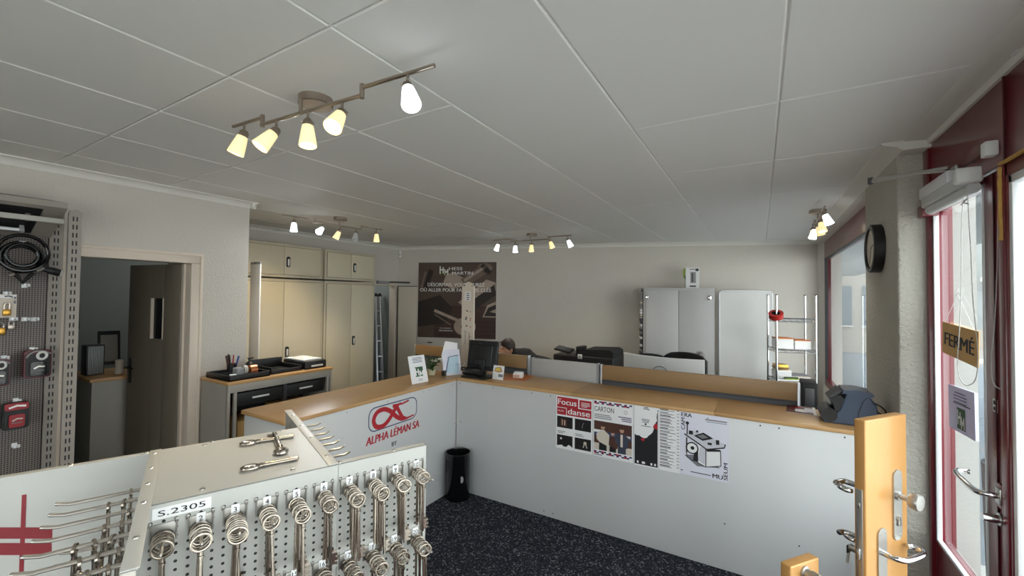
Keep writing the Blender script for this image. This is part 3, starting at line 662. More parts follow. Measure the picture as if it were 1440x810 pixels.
# ------------------------------------------------------------------ ceiling spot rails
def pm(ang): return Matrix.Rotation(ang, 4, 'Z')
def shade_part(root, P, d, kind, k=1.):
    """one spotlight head: stem from the rail, knuckle, frosted tumbler"""
    d = V(d).normalized(); st = P+V((0, 0, -.045*k))
    m = MB(); m.cyl(P, st, .0055*k, 'nickel', 10)
    A = aim(st, d)
    m.M = A; m.lathe([(0, -.012*k), (.012*k, -.012*k), (.019*k, -.002*k), (.021*k, .018*k), (.0, .018*k)], 'nickel', 20); m.tube([(-.026*k, 0, .004*k), (.026*k, 0, .004*k)], .003*k, 'nickel', 8)
    hd = m.build('spot_head', root)
    lm = {'w': 'lamp_warm', 'c': 'lamp_cool', 'o': 'lamp_off'}[kind]; bm_ = {'w': 'bulb_warm', 'c': 'bulb_cool', 'o': 'lamp_off'}[kind]
    m = MB(A); m.lathe([(.017*k, .016*k), (.022*k, .02*k), (.027*k, .05*k), (.035*k, .105*k), (.033*k, .106*k), (.025*k, .05*k), (.020*k, .024*k), (0, .022*k)], lm, 28)
    m.build('glass_shade', hd)
    m = MB(A); m.lathe([(0, .03*k), (.014*k, .03*k), (.024*k, .07*k), (.024*k, .078*k), (0, .08*k)], bm_, 24); m.build('bulb', hd)
    return st+d*.115*k, d
LIGHTS = []
def lamp(P, d, kind, e):
    if kind == 'o': return
    l = bpy.data.lights.new('spot_lamp', 'SPOT'); l.energy = e; l.spot_size = R_(110); l.spot_blend = .7; l.shadow_soft_size = .03
    l.color = (1., .78, .45) if kind == 'w' else (.93, .97, 1.)
    o = bpy.data.objects.new('spot_lamp', l); COL.objects.link(o); o.matrix_world = Matrix.Translation(P) @ (-V(d)).to_track_quat('Z', 'Y').to_matrix().to_4x4()
def rail(label, A, B, mount, heads, k=1., joints=(.19, .73), e=6):
    """A, B ends (plan), heads: (fraction, direction in camera terms, kind)"""
    A = V(A); B = V(B); u = (B-A).normalized(); L = (B-A).length; zu, zl = HC-.062, HC-.092
    root = thing('ceiling_spot_rail', label, 'ceiling light', (mount[0], mount[1], HC), 0, 'spot rails on the ceiling')
    at = lambda f, z: V((A.x+(B.x-A.x)*f, A.y+(B.y-A.y)*f, z))
    m = MB()
    m.tube([at(0, zu), at(joints[0], zu)], .0075, 'nickel', 12); m.tube([at(joints[1], zu), at(1, zu)], .0075, 'nickel', 12); m.tube([at(joints[0], zl), at(joints[1], zl)], .0075, 'nickel', 12)
    for j in joints: m.cyl(at(j, zl-.012), at(j, zu+.012), .0095, 'nickel', 14)
    m.build('rail', root)
    m = MB(Matrix.Translation((mount[0], mount[1], HC-.034))); m.lathe([(0, 0), (.066, 0), (.07, .003), (.07, .034), (0, .034)], 'nickel', 40); m.M = Matrix.Identity(4)
    f0 = (V((mount[0], mount[1]))-V((A.x, A.y))).dot(V((u.x, u.y)))/L
    m.cyl(at(f0, zl), (at(f0, zl).x, at(f0, zl).y, HC-.03), .008, 'nickel', 12); m.build('ceiling_mount', root)
    for f, (r, up, t), kind in heads:
        d = V((CR.x, CR.y, 0)).normalized()*r+V((0, 0, 1))*up-V((CF.x, CF.y, 0)).normalized()*t
        P, d = shade_part(root, at(f, zl if joints[0] < f < joints[1] else zu), d, kind, k); lamp(P, d, kind, e)
    return root
z = HC-.075
p = [onZ(*q, HC-.062) for q in ((328, 178), (611, 92))]
rail('large spot rail on the ceiling above the key tower', (p[0].x, p[0].y), (p[1].x, p[1].y), (onZ(444, 145, HC-.02).x, onZ(444, 145, HC-.02).y),
     [(.075, (-.35, -1, .05), 'w'), (.275, (-.55, -1, .45), 'w'), (.45, (.08, -1, .12), 'w'), (.62, (-.1, -1, .75), 'w'), (.90, (.3, -1, .55), 'c')], e=5, joints=(.19, .71))
p = [onZ(*q, HC-.062) for q in ((397, 302), (538, 323))]
rail('spot rail on the ceiling in front of the beige wall cupboards', (p[0].x, p[0].y), (p[1].x, p[1].y), ((p[0].x+p[1].x)/2+.03, (p[0].y+p[1].y)/2+.02),
     [(.10, (0, -1, 0), 'c'), (.36, (.0, -.6, .9), 'c'), (.53, (-.5, -1, 0), 'w'), (.70, (.05, -1, .5), 'o'), (.93, (0, -1, 0), 'w')], joints=(.27, .76), e=12)
p = [onZ(*q, HC-.062) for q in ((694, 338), (804, 331))]
rail('spot rail on the ceiling near the tall printed wall poster', (p[0].x, p[0].y), (p[1].x, p[1].y), ((p[0].x+p[1].x)/2, (p[0].y+p[1].y)/2+.03),
     [(.07, (-.3, -1, .1), 'c'), (.30, (0, -1, .1), 'c'), (.51, (0, -1, 0), 'w'), (.74, (.35, -1, 0), 'w'), (.95, (.5, -1, .1), 'c')], joints=(.24, .72), e=6)
q = onZ(1157, 303, HC-.062)
rail('spot rail seen end-on at the ceiling edge by the shop window', (.47, q.y-.45), (.47, q.y+.55), (.47, q.y+.05),
     [(.06, (.25, -1, .3), 'c'), (.28, (-.05, -1, .3), 'w'), (.5, (.3, -1, 0), 'w'), (.72, (-.3, -1, 0), 'c'), (.94, (0, -1, 0), 'w')], joints=(.2, .74), e=5)
# ================================================================== LEFT SIDE
# gondola against the left wall
g = thing('gondola_rack', 'grey perforated gondola rack with slotted uprights against the left wall', 'display rack', (-3.8, .2, 0))
def upright(X, y0, y1, z1, nm, mt):
    m = MB(); w = y1-y0; M0 = frame((X, (y0+y1)/2, 0), (0, 1, 0)); m.M = M0
    pts = [(-w/2, 0), (w/2, 0), (w/2, z1-w/2)]+arc(0, z1-w/2, w/2, 0, 180, 8)[1:]
    m.prism(pts, -.03, 0, mt)
    z = z1-.06
    while z > .08:
        for s in (-.010, .006): m.rect(s-.0035, z-.014, s+.0035, z+.014, 'black', .0006)
        z -= .05
    return m.build(nm, g, smooth=False)
upright(-3.965, .822, .886, 2.30, 'upright', 'rack_grey'); upright(-3.62, onX(97.5, 300, -3.62).y, onX(116, 300, -3.62).y, 2.262, 'upright', 'rack_grey'); upright(-3.62, -.55, -.48, 2.262, 'upright', 'rack_grey')
m = MB(); m.box((-3.995, -.6, .16), (-3.975, .818, 2.2), 'rack_perforated', .002); m.build('back_panel', g)
m = MB(); m.box((-4.05, -.6, .02), (-3.5, .89, .14), 'rack_grey', .006); m.build('base_plinth', g)
m = MB()   # sloped lamp canopy
vs = []
for y in (-.6, .825): vs += [(-4.03, y, 2.10), (-3.96, y, 2.105), (-3.64, y, 2.262), (-3.64, y, 2.295), (-4.03, y, 2.36)]
m.add(vs, [(i, 5+i, 5+(i+1) % 5, (i+1) % 5) for i in range(5)]+[(4, 3, 2, 1, 0), (5, 6, 7, 8, 9)], 'rack_grey')
m.build('lamp_canopy', g, smooth=False)
U = V((.32, 0, .157)).normalized(); CN = V((.157, 0, -.32)).normalized()
M0 = frame((-3.96, .70, 2.105), (0, -1, 0), y=tuple(U))
m = MB(M0); s = -1 if (V((M0[0][2], M0[1][2], M0[2][2])).dot(CN) < 0) else 1
m.box((-.03, .04, s*.0005), (1.2, .32, s*.004), 'black'); m.build('lamp_recess', g)
m = MB(M0)
for y in (.11, .25):
    m.cyl((.03, y, s*.03), (1.15, y, s*.03), .011, 'alu_white', 12); m.box((.01, y-.012, 0), (.03, y+.012, s*.045), 'grey_plastic', .003)
m.build('lamp_tube', g)
m = MB(); m.box((-3.655, -.55, 2.165), (-3.63, .81, 2.195), 'rack_light', .003); m.tube([(-3.66, .8, 2.18), (-3.96, .86, 2.20)], .01, 'rack_light', 8); m.build('front_rail', g)
def hook(px, py, L=.06):
    p = onX(px, py, -3.975); m = MB()
    m.box((p.x, p.y-.012, p.z-.012), (p.x+.004, p.y+.012, p.z+.014), 'alu_white', .001); m.tube([p, p+V((L, 0, -.003)), p+V((L+.012, 0, .008))], .0025, 'steel', 8)
    m.box((p.x+L-.002, p.y-.014, p.z-.006), (p.x+L+.002, p.y+.014, p.z+.014), 'alu_white', .001)
    m.build('peg_hook', g); return p
for q in ((28, 343), (34, 402), (8, 413), (17, 449), (34, 449), (47, 449), (45, 491), (5, 503), (22, 563), (20, 626)): hook(*q)
# cable lock
XG = -3.915
def gp(px, py, X=XG): return onX(px, py, X)
m = MB(); c = gp(31, 362)
t = thing('cable_lock', 'coiled black cable lock hanging at the top of the gondola', 'lock', (c.x, c.y, c.z-.15))
for k in range(4):
    r = .080+.010*k*(1 if k % 2 else -.6); m.tube([(c.x+.012*(k-1.5), c.y+r*.98*math.cos(a), c.z+.012*k-.01+r*math.sin(a)) for a in [2*math.pi*i/32 for i in range(32)]], .0105, 'black_gloss', 10, closed=True)
m.build('cable', t)
a, b = gp(60, 378), gp(82, 384); m = MB(); m.tube([a+V((.02, 0, 0)), a*.5+b*.5+V((.03, 0, 0)), b+V((.02, 0, 0))], [.016, .024, .024], 'black', 14); m.cyl(b+V((.02, .0, -.001)), b+V((.02, .014, -.003)), .025, 'rack_light', 14); m.build('lock_body', t)
a, b, e = gp(20, 385), gp(30, 395), gp(45, 384); m = MB(); m.tube([a+V((.02, 0, 0)), b+V((.03, 0, -.01)), e+V((.02, 0, 0))], .013, 'black', 10); m.cyl(gp(50, 381)+V((.03, 0, 0)), gp(60, 377)+V((.03, 0, 0)), .009, 'steel', 10); m.cyl(gp(11, 388)+V((.03, 0, 0)), gp(18, 385)+V((.03, 0, 0)), .009, 'steel', 10); m.build('cable_end', t)
# blister card with brass padlock
def card(px0, py0, px1, py1, X, mt, th=.004):
    a = gp(px0, py1, X); b = gp(px1, py0, X); M0 = frame((X, a.y, a.z), (0, 1, 0)); return M0, b.y-a.y, b.z-a.z
M0, w, h = card(-8, 414, 24, 447, XG, 'paper')
t = thing('padlock_card', 'white blister card with a brass padlock on the gondola', 'padlock pack', (XG, M0[1][3]+w/2, M0[2][3]))
m = MB(M0); m.box((0, 0, 0), (w, h, .002), 'cream_ink', .0008); m.rect(w*.2, h*.84, w*.95, h*.97, 'paper', .0025); m.stroke([(w*.42, h*.9), (w*.6, h*.93), (w*.8, h*.88)], h*.05, 'ink', .003); m.rect(w*.85, h*.8, w*.96, h*.9, 'grey_ink', .003); m.rect(w*.85, h*.6, w*.96, h*.74, 'grey_ink', .003); m.build('card', t)
m = MB(M0); m.box((w*.34, h*.08, .004), (w*.72, h*.36, .022), 'brass', .004); m.tube([(w*.41, h*.34, .013), (w*.41, h*.56, .013)]+[(x, y, .013) for x, y in arc(w*.53, h*.56, w*.12, 180, 0, 8)]+[(w*.65, h*.34, .013)], .0055, 'nickel', 10); m.build('padlock', t)
for i in range(3): pass
m = MB(); p = gp(16, 452, -3.93)
m.box((p.x-.01, p.y-.014, p.z-.05), (p.x+.006, p.y+.014, p.z-.02), 'nickel', .003); m.tube([(p.x, p.y-.009, p.z-.02), (p.x, p.y-.009, p.z-.004), (p.x, p.y, p.z+.004), (p.x, p.y+.009, p.z-.004), (p.x, p.y+.009, p.z-.02)], .003, 'steel', 8)
tag(m.build('padlock'), 'small loose grey padlock hanging just below the white blister card', 'padlock')
m = MB(); p = gp(1, 455, -3.93)
m.box((p.x-.01, p.y-.02, p.z-.07), (p.x+.006, p.y+.02, p.z-.025), 'brass', .004); m.tube([(p.x, p.y-.012, p.z-.025), (p.x, p.y-.012, p.z-.004), (p.x, p.y, p.z+.006), (p.x, p.y+.012, p.z-.004), (p.x, p.y+.012, p.z-.025)], .004, 'steel', 8)
tag(m.build('padlock'), 'loose brass padlock hanging at the photo edge below the white blister card', 'padlock')
def pack(px0, py0, px1, py1, label, body, front, ring=False, X=-3.86):
    M0, w, h = card(px0, py0, px1, py1, X, None); t = thing('lock_pack', label, 'padlock pack', (X, M0[1][3]+w/2, M0[2][3]))
    m = MB(M0); pts = rrect(0, 0, w, h, w*.14, 4); m.prism(pts, -.05, .0, body); m.prism(rrect(w*.06, h*.05, w*.94, h*.86, w*.16, 4), 0, .006, front); m.build('case', t)
    m = MB(M0); m.prism(rrect(w*.2, h*.1, w*.8, h*.58, w*.1, 4), .006, .02, 'red_pack' if front == 'black' and not ring else ('black_gloss' if ring else 'red_pack'))
    m.stroke([(w*.32, h*.34), (w*.5, h*.42), (w*.72, h*.40)], h*.05, 'steel', .0205); m.lines(w*.3, h*.28, w*.7, 1, .01, h*.03, 'grey_ink', .0205, 0); m.build('lock_window', t)
    m = MB(M0)
    if ring: m.tube([(w*.62+w*.17*math.cos(a), h*.80+h*.13*math.sin(a), .015) for a in [i*math.pi/8 for i in range(16)]], w*.06, 'plastic_white', 8, closed=True); m.tube(smooth_path([(w*.05, h*.75, .012), (w*.25, h*.93, .012), (w*.6, h*.97, .012), (w*.95, h*.85, .012)]), w*.04, 'grey_plastic', 8)
    else: m.prism(rrect(w*.05, h*.74, w*.95, h*1.0, w*.1, 4), -.01, .008, 'red_pack'); m.stroke([(w*.2, h*.83), (w*.5, h*.9), (w*.85, h*.86)], h*.07, 'paper', .009)
    m.build('hang_tab', t)
pack(33, 491, 73, 533, 'black padlock pack with a white ring on the gondola, right one of its row', 'maroon', 'black', True)
pack(-22, 505, 15, 546, 'black and red padlock pack cut by the photo edge on the gondola', 'maroon', 'black', True)
pack(3, 564, 42, 607, 'red padlock pack hanging lowest on the gondola', 'black', 'black', False)

# workbench by the wall end
bx0, bx1, by0, by1, bz = -4.06, -3.62, 1.745, 2.68, 1.05
w = thing('workbench', 'grey workbench with black drawers at the end of the left wall', 'workbench', ((bx0+bx1)/2, (by0+by1)/2, 0))
m = MB(); m.box((bx0, by0-.008, bz-.022), (bx1+.008, by1+.008, bz), 'beech', .003); m.build('worktop', w)
m = MB(); m.box((bx0, by0, 0), (bx1-.02, by0+.02, bz-.022), 'bench_grey', .002); m.box((bx0, by1-.02, 0), (bx1-.02, by1, bz-.022), 'bench_grey', .002); m.box((bx0, by0+.02, 0), (bx0+.015, by1-.02, bz-.022), 'bench_dark'); m.build('side_panel', w)
m = MB(); m.box((bx1-.03, by0, bz-.085), (bx1, by1, bz-.022), 'bench_grey', .002)
for y in (by0, by0+.05, by1-.05, by1-.02): m.box((bx1-.03, y, 0), (bx1, y+.02, bz-.08), 'bench_grey', .002)
m.box((bx1-.03, (by0+by1)/2-.01, 0), (bx1-.005, (by0+by1)/2+.02, bz-.08), 'bench_dark'); m.build('front_frame', w)
m = MB(); m.box((bx0+.02, by0+.03, .30), (bx1-.04, by1-.03, .33), 'bench_dark'); m.box((bx0+.02, by0+.03, .04), (bx1-.04, by1-.03, .07), 'bench_dark'); m.build('shelf', w)
for k, (a, b) in enumerate(((by0+.075, 2.20), (2.235, by1-.075))):
    m = MB(); m.box((bx0+.05, a, bz-.21), (bx1-.012, b, bz-.1), 'black', .006); m.box((bx1-.02, a+.12, bz-.16), (bx1-.010, b-.12, bz-.145), 'plastic_white', .001)
    for q in range(6): y = a+.03+q*(b-a-.06)/5; m.tube([(bx1-.03, y, bz-.1), (bx1-.05, y+.05, bz-.092)], .006, 'bench_dark', 6)
    m.build('drawer', w)
m = MB(); m.box((-4.0, by0+.09, .34), (bx1-.03, 2.19, .72), 'cardboard', .006); m.box((bx1-.032, by0+.09, .52), (bx1-.029, 2.19, .526), 'brown_ink'); tag(m.build('cardboard_box'), 'flat brown cardboard box on the shelf of the workbench, left of two', 'box')
m = MB(); m.box((-4.0, 2.25, .34), (bx1-.04, 2.55, .76), 'cardboard', .006); tag(m.build('cardboard_box'), 'brown cardboard box on the shelf of the workbench, right of two', 'box')
def bz_(px, py): return onZ(px, py, bz)
a = bz_(284, 531); b = bz_(349, 522)
t = thing('tool_tray', 'black organiser tray on the near end of the workbench', 'tray', (-3.83, 1.90, bz))
m = MB(); m.box((-4.03, 1.77, bz), (-3.66, 2.10, bz+.012), 'black', .003)
for p, q in (((-4.03, 1.77), (-3.66, 1.782)), ((-4.03, 2.088), (-3.66, 2.10)), ((-4.03, 1.77), (-4.018, 2.10)), ((-3.672, 1.77), (-3.66, 2.10)), ((-3.86, 1.78), (-3.85, 2.09))): m.box((*p, bz), (*q, bz+.045), 'black', .003)
m.build('tray', t)
def put(name, label, cat, f, grp=None): m = MB(); f(m); return tag(m.build(name), label, cat, grp)
put('tape_dispenser', 'grey roller tape dispenser standing in the black organiser tray', 'tape dispenser', lambda m: (m.box((-3.80, 1.86, bz+.013), (-3.72, 1.92, bz+.09), 'grey_plastic', .01), m.cyl((-3.76, 1.922, bz+.065), (-3.76, 1.95, bz+.065), .04, 'rack_light', 24)))
put('tape_roll', 'copper coloured tape roll standing in the black organiser tray', 'tape', lambda m: (m.cyl((-3.745, 1.965, bz+.058), (-3.745, 2.02, bz+.058), .044, 'copper', 28)))
t = thing('pen_cup', 'dark cup of pens at the back of the organiser tray', 'pen holder', (-3.93, 1.92, bz+.013))
m = MB(Matrix.Translation((-3.93, 1.92, bz+.013))); m.lathe([(0, 0), (.035, 0), (.037, .09), (.034, .09), (.032, .005), (0, .005)], 'black', 20); m.build('cup', t)
for k, (c, dx, dy) in enumerate((('pen_blue', .02, .03), ('pen_red', -.02, .02), ('black', .03, -.03), ('pen_blue', 0, .045), ('brown_ink', -.01, -.03), ('black', -.03, -.01))):
    m = MB(); m.cyl((-3.93+dx*.5, 1.92+dy*.5, bz+.02), (-3.93+dx*1.3, 1.92+dy*1.3, bz+.165+.01*(k % 3)), .005+.004*(k == 4), c, 8)
    tag(m.build('pen'), ['blue pen leaning to the right in the dark cup on the workbench', 'red pen in the dark cup on the workbench', 'black pen leaning to the left in the dark cup on the workbench', 'blue pen leaning farthest right in the dark cup on the workbench', 'thick brown marker in the dark cup on the workbench', 'short black pen at the back of the dark cup on the workbench'][k], 'pen', 'pens in the dark cup')
t = thing('pump_bottle', 'small black pump bottle behind the tape roll on the workbench', 'bottle', (-3.92, 2.06, bz+.013))
m = MB(Matrix.Translation((-3.92, 2.06, bz+.013))); m.lathe([(0, 0), (.028, 0), (.03, .01), (.03, .075), (.012, .095), (0, .095)], 'black', 20); m.build('body', t)
m = MB(Matrix.Translation((-3.92, 2.06, bz+.013))); m.lathe([(0, .09), (.008, .09), (.008, .115), (.016, .115), (.016, .125), (0, .125)], 'black', 14); m.tube([(0, 0, .12), (0, .035, .122)], .005, 'black', 8); m.build('pump', t)
put('label_roll', 'white label roll lying at the front of the organiser tray', 'label roll', lambda m: m.cyl((-3.70, 1.82, bz+.013), (-3.70, 1.82, bz+.05), .026, 'paper', 20))
put('marker', 'red and white marker lying in the organiser tray', 'marker', lambda m: (m.cyl((-3.70, 1.98, bz+.022), (-3.69, 2.05, bz+.022), .008, 'red_plastic', 10), m.cyl((-3.69, 2.05, bz+.022), (-3.687, 2.08, bz+.022), .008, 'plastic_white', 10)))
t = thing('letter_tray', 'low black tray in the middle of the workbench', 'tray', (-3.88, 2.27, bz))
m = MB(); m.box((-4.04, 2.13, bz), (-3.70, 2.42, bz+.01), 'black', .003); m.box((-4.04, 2.13, bz), (-4.02, 2.42, bz+.10), 'black', .004); m.box((-4.04, 2.13, bz), (-3.70, 2.145, bz+.06), 'black', .004); m.box((-4.04, 2.405, bz), (-3.70, 2.42, bz+.05), 'black', .004); m.box((-3.715, 2.13, bz), (-3.70, 2.42, bz+.035), 'black', .004); m.build('tray', t)
t = thing('printer', 'black printer with white paper on top at the far end of the workbench', 'printer', (-3.86, 2.56, bz))
m = MB(); m.box((-4.04, 2.44, bz), (-3.68, 2.665, bz+.075), 'black', .012, 3); m.box((-3.70, 2.50, bz+.02), (-3.672, 2.62, bz+.035), 'plastic_white', .002); m.build('case', t)
m = MB(); m.box((-4.02, 2.45, bz+.076), (-3.72, 2.64, bz+.088), 'paper', .002); m.build('paper', t)
m = MB(); m.box((-4.03, 2.445, bz+.09), (-3.72, 2.45, bz+.13), 'glass_clear'); m.box((-4.03, 2.445, bz+.09), (-4.025, 2.64, bz+.14), 'glass_clear'); m.build('paper_guide', t)
# white post beside the cupboards
a = onY(352.5, 372, 2.36); b = onY(366, 372, 2.36)
t = thing('white_post', 'tall narrow white metal post between the wall end and the cupboards', 'post', ((a.x+b.x)/2, 2.4, 0))
m = MB(); m.box((a.x, 2.36, 0), (b.x, 2.372, a.z), 'white', .003); m.build('post', t)
m = MB(); m.box((a.x, 2.358, a.z), (b.x, 2.375, a.z+.025), 'grey_plastic', .003); m.cyl(((a.x+b.x)/2, 2.356, a.z+.012), ((a.x+b.x)/2, 2.36, a.z+.012), .008, 'dark_grey', 10); m.build('cap', t)

# beige steel cupboards
FX = -4.97
def cupboard(label, y0, y1, z0, z1, hz, hdoor):
    t = thing('cupboard', label, 'cupboard', ((FX-5.36)/2, (y0+y1)/2, z0)); e = .03; ym = (y0+y1)/2
    m = MB(); m.box((-5.355, y0, z0), (FX-.004, y1, z1), 'cabinet_edge', .003); m.box((FX-.006, y0+e, z0+e), (FX-.002, y1-e, z1-e), 'cabinet_gap'); m.cyl((FX-.004, y1-.02, z1-.015), (FX-.002, y1-.02, z1-.015), .006, 'dark_grey', 8); m.build('body', t)
    for k, (a, b) in enumerate(((y0+e+.004, ym-.002), (ym+.002, y1-e-.004))):
        m = MB(); m.box((FX-.003, a, z0+e+.004), (FX+.004, b, z1-e-.004), 'cabinet', .002); d = m.build('door', t)
        if k == hdoor:
            m = MB(frame((FX+.004, a+.045, hz), (0, 1, 0))); m.prism(rrect(-.021, -.065, .021, .065, .02, 5), 0, .012, 'black'); m.prism(rrect(-.010, -.042, .010, .035, .004, 3), .012, .016, 'plastic_white'); m.prism(rrect(-.006, -.056, .006, -.046, .004, 3), .012, .015, 'steel'); m.build('handle', d)
    return t
cupboard('wide beige steel top cupboard by the wall end', 2.46, 3.515, 1.965, 2.372, 2.155, 1)
cupboard('narrower beige steel top cupboard, farther from the wall end', 3.545, 4.385, 1.965, 2.366, 2.15, 1)
cupboard('wide tall beige steel cupboard standing behind the workbench', 2.46, 3.53, .02, 1.945, 1.06, 1)
t = cupboard('narrower tall beige steel cupboard beside the store room doorway', 3.545, 4.39, .02, 1.945, 1.12, 1)
# store room ladder
t = thing('stepladder', 'folded grey stepladder leaning in the store room doorway', 'ladder', (-5.75, 5.2, 0))
m = MB()
for dy in (0, .12): m.tube([(-5.62, 5.06+dy, 0), (-5.95, 5.27+dy*.8, 1.75)], .028, 'alu', 8)
for k in range(6): f = .1+.15*k; m.box((-5.62-.33*f-.03, 5.06+.21*f, 1.75*f-.01), (-5.62-.33*f+.03, 5.18+.19*f, 1.75*f+.01), 'alu')
m.build('frame', t)
m = MB()
for dy in (0, .12): m.sphere((-5.95, 5.27+dy*.8, 1.77), .04, 'black', 10)
m.build('end_cap', t)
# dark back room contents
t = thing('back_room_bench', 'grey bench with wooden top in the dark back room', 'bench', (-5.3, 1.35, 0))
m = MB(); yb = onX(129, 540, -4.95).y; m.box((-5.52, yb, 0), (-4.95, 2.0, .98), 'bench_grey', .004); m.build('body', t)
m = MB(); m.box((-5.54, yb-.02, .98), (-4.92, 2.005, 1.01), 'beech', .003); m.build('worktop', t)
t = thing('heater', 'pale ribbed heater standing on the bench in the dark back room', 'heater', (-5.2, 1.2, 1.01))
hy0, hy1 = onX(122, 500, -5.15).y, onX(148, 500, -5.15).y
m = MB(); m.box((-5.30, hy0, 1.012), (-5.16, hy1, 1.28), 'black', .006); m.build('case', t)
for k in range(9): m = MB(); yy = hy0+.01+k*(hy1-hy0-.03)/8; m.box((-5.16, yy, 1.02), (-5.147, yy+.009, 1.27), 'radiator', .003); m.build('rib', t)
m = MB(Matrix.Translation((-5.08, onX(168, 510, -5.08).y, 1.012))); m.lathe([(0, 0), (.032, 0), (.034, .03), (.028, .06), (.03, .12), (.02, .13), (0, .13)], 'cream_ink', 18); tag(m.build('jar'), 'small pale jar on the bench in the dark back room', 'jar')
m = MB(frame((-5.42, onX(138, 480, -5.42).y, 1.06), (.2, 1, 0), y=(-.3, 0, 1))); m.box((0, 0, 0), (.16, .33, .02), 'black', .004); m.box((.02, .03, .02), (.14, .29, .022), 'bench_grey'); tag(m.build('tablet_frame', smooth=False), 'dark framed grey panel leaning behind the jar in the back room', 'panel')
t = thing('jacket', 'dark jacket hanging in the dark back room', 'jacket', (-5.45, 1.0, 1.2))
m = MB(); m.tube([(-5.45, 1.12, 2.0), (-5.44, 1.10, 1.9), (-5.42, 1.10, 1.75), (-5.42, 1.12, 1.6), (-5.43, 1.13, 1.45), (-5.43, 1.13, 1.38)], [.02, .06, .12, .14, .15, .12], 'jacket', 14); m.build('body', t)
m = MB(); m.tube([(-5.42, 1.2, 1.85), (-5.38, 1.26, 1.65), (-5.37, 1.27, 1.42)], [.06, .06, .05], 'jacket', 10); m.build('sleeve', t)
m = MB(); m.box((-5.545, 1.08, 2.0), (-5.44, 1.12, 2.03), 'dark_grey', .004); m.box((-5.575, 1.06, 1.96), (-5.545, 1.10, 2.06), 'dark_grey', .004); tag(m.build('coat_hook'), 'dark coat hook holding the jacket in the back room', 'hook')
# ================================================================== BACK OF THE SHOP
# wall poster
p0 = onV(589, 369, BA, BB); p1 = onV(699, 369, BA, BB); w = (p1-p0).length; zt = p0.z; zb = zt-1.27; h = zt-zb
M0 = frame((p0.x+BN.x*.002, p0.y+BN.y*.002, zb), BU); m = MB(M0)
m.box((0, 0, 0), (w, h, .012), 'white'); z = .0125; e = .0004
m.rect(.004, .004, w-.004, h-.004, 'poster_brown', z)
for k in range(7): m.rect(.30, .02+k*.075, w-.004, .02+k*.075+.07, 'poster_wood', z+e)
m.poly([(.004, .18), (.5, .25), (.62, .5), (.4, .72), (.004, .6)], 'poster_dark', z+2*e)
m.poly([(.10, .86), (.20, 1.16), (.28, 1.12), (.17, .82)], 'poster_dark', z+2*e); m.poly([(.03, .80), (.12, 1.12), (.15, 1.1), (.07, .78)], 'poster_mid', z+2*e)
m.poly([(.45, .92), (.50, 1.06), (.62, 1.10), (.86, .98), (.80, .86), (.60, .82)], 'poster_light', z+2*e)
m.stroke([(.80, .92), (1.20, 1.17)], .15, 'poster_mid', z+3*e); m.stroke([(.82, .96), (1.18, 1.19)], .045, 'poster_light', z+4*e); m.disc(1.17, 1.17, .13, 'poster_mid', z+3*e, ry=.08); m.stroke([(1.12, 1.22), (1.27, 1.08)], .07, 'poster_dark', z+4*e)
m.poly([(.72, .60), (1.2, .98), (1.36, .93), (1.36, .80), (.92, .46)], 'poster_light', z+3*e); m.poly([(.84, .55), (1.34, .90), (1.36, .72), (1.0, .48)], 'poster_dark', z+4*e)
m.stroke([(.30, .46), (.72, .30)], .05, 'poster_light', z+5*e); m.stroke([(.30, .40), (.6, .22)], .02, 'poster_mid', z+5*e)
m.disc(.84, .20, .19, 'poster_light', z+5*e, 32, ry=.15); m.disc(.84, .20, .07, 'poster_dark', z+6*e, 24, ry=.055)
m.poly([(1.14, .36), (1.22, .56), (1.365, .62), (1.365, .36)], 'poster_light', z+5*e); m.poly([(1.17, .38), (1.24, .52), (1.365, .57), (1.365, .50), (1.26, .45), (1.365, .43), (1.365, .38)], 'poster_dark', z+6*e)
T = z+8*e
m.hm(.385, 1.055, .155, .145, 'paper', T); m.poly([(.38, 1.06), (.40, 1.06), (.42, 1.09), (.40, 1.09)], 'lime', T); m.stroke([(.47, 1.05), (.475, 1.13)], .01, 'lime', T+e)
m.text('HESS', .55, 1.135, .052, 'paper', T, width=.235, bold=.018); m.text('MARTIN', .61, 1.06, .052, 'paper', T, width=.36, bold=.018)
m.text('DÉSORMAIS, VOUS SAUREZ', .175, .865, .058, 'paper', T, width=1.0, bold=.02); m.text('OÙ ALLER POUR FAIRE VOS CLÉS', .04, .775, .058, 'paper', T, width=1.24, bold=.02)
m.text('PLUS DE SERVICES', .40, .158, .018, 'paper', T, width=.20); m.text('HESS-MARTIN.CH', .39, .115, .022, 'paper', T, width=.24, bold=.02)
tag(m.build('wall_poster', smooth=False, recalc=False), 'large dark brown printed wall poster with white lettering about keys', 'poster')
m = MB(); q = onV(563.5, 362, BA, BB); c = q+BN*.03; m.M = frame((c.x, c.y, c.z), (BU.x*.8-BN.x*.5, BU.y*.8-BN.y*.5, 0)); m.box((-.022, 0, -.03), (.022, .11, .012), 'plastic_white', .012, 3); m.box((-.012, .03, .012), (.012, .055, .016), 'grey_plastic', .003)
tag(m.build('motion_sensor'), 'small white motion sensor high in the back left corner', 'sensor')

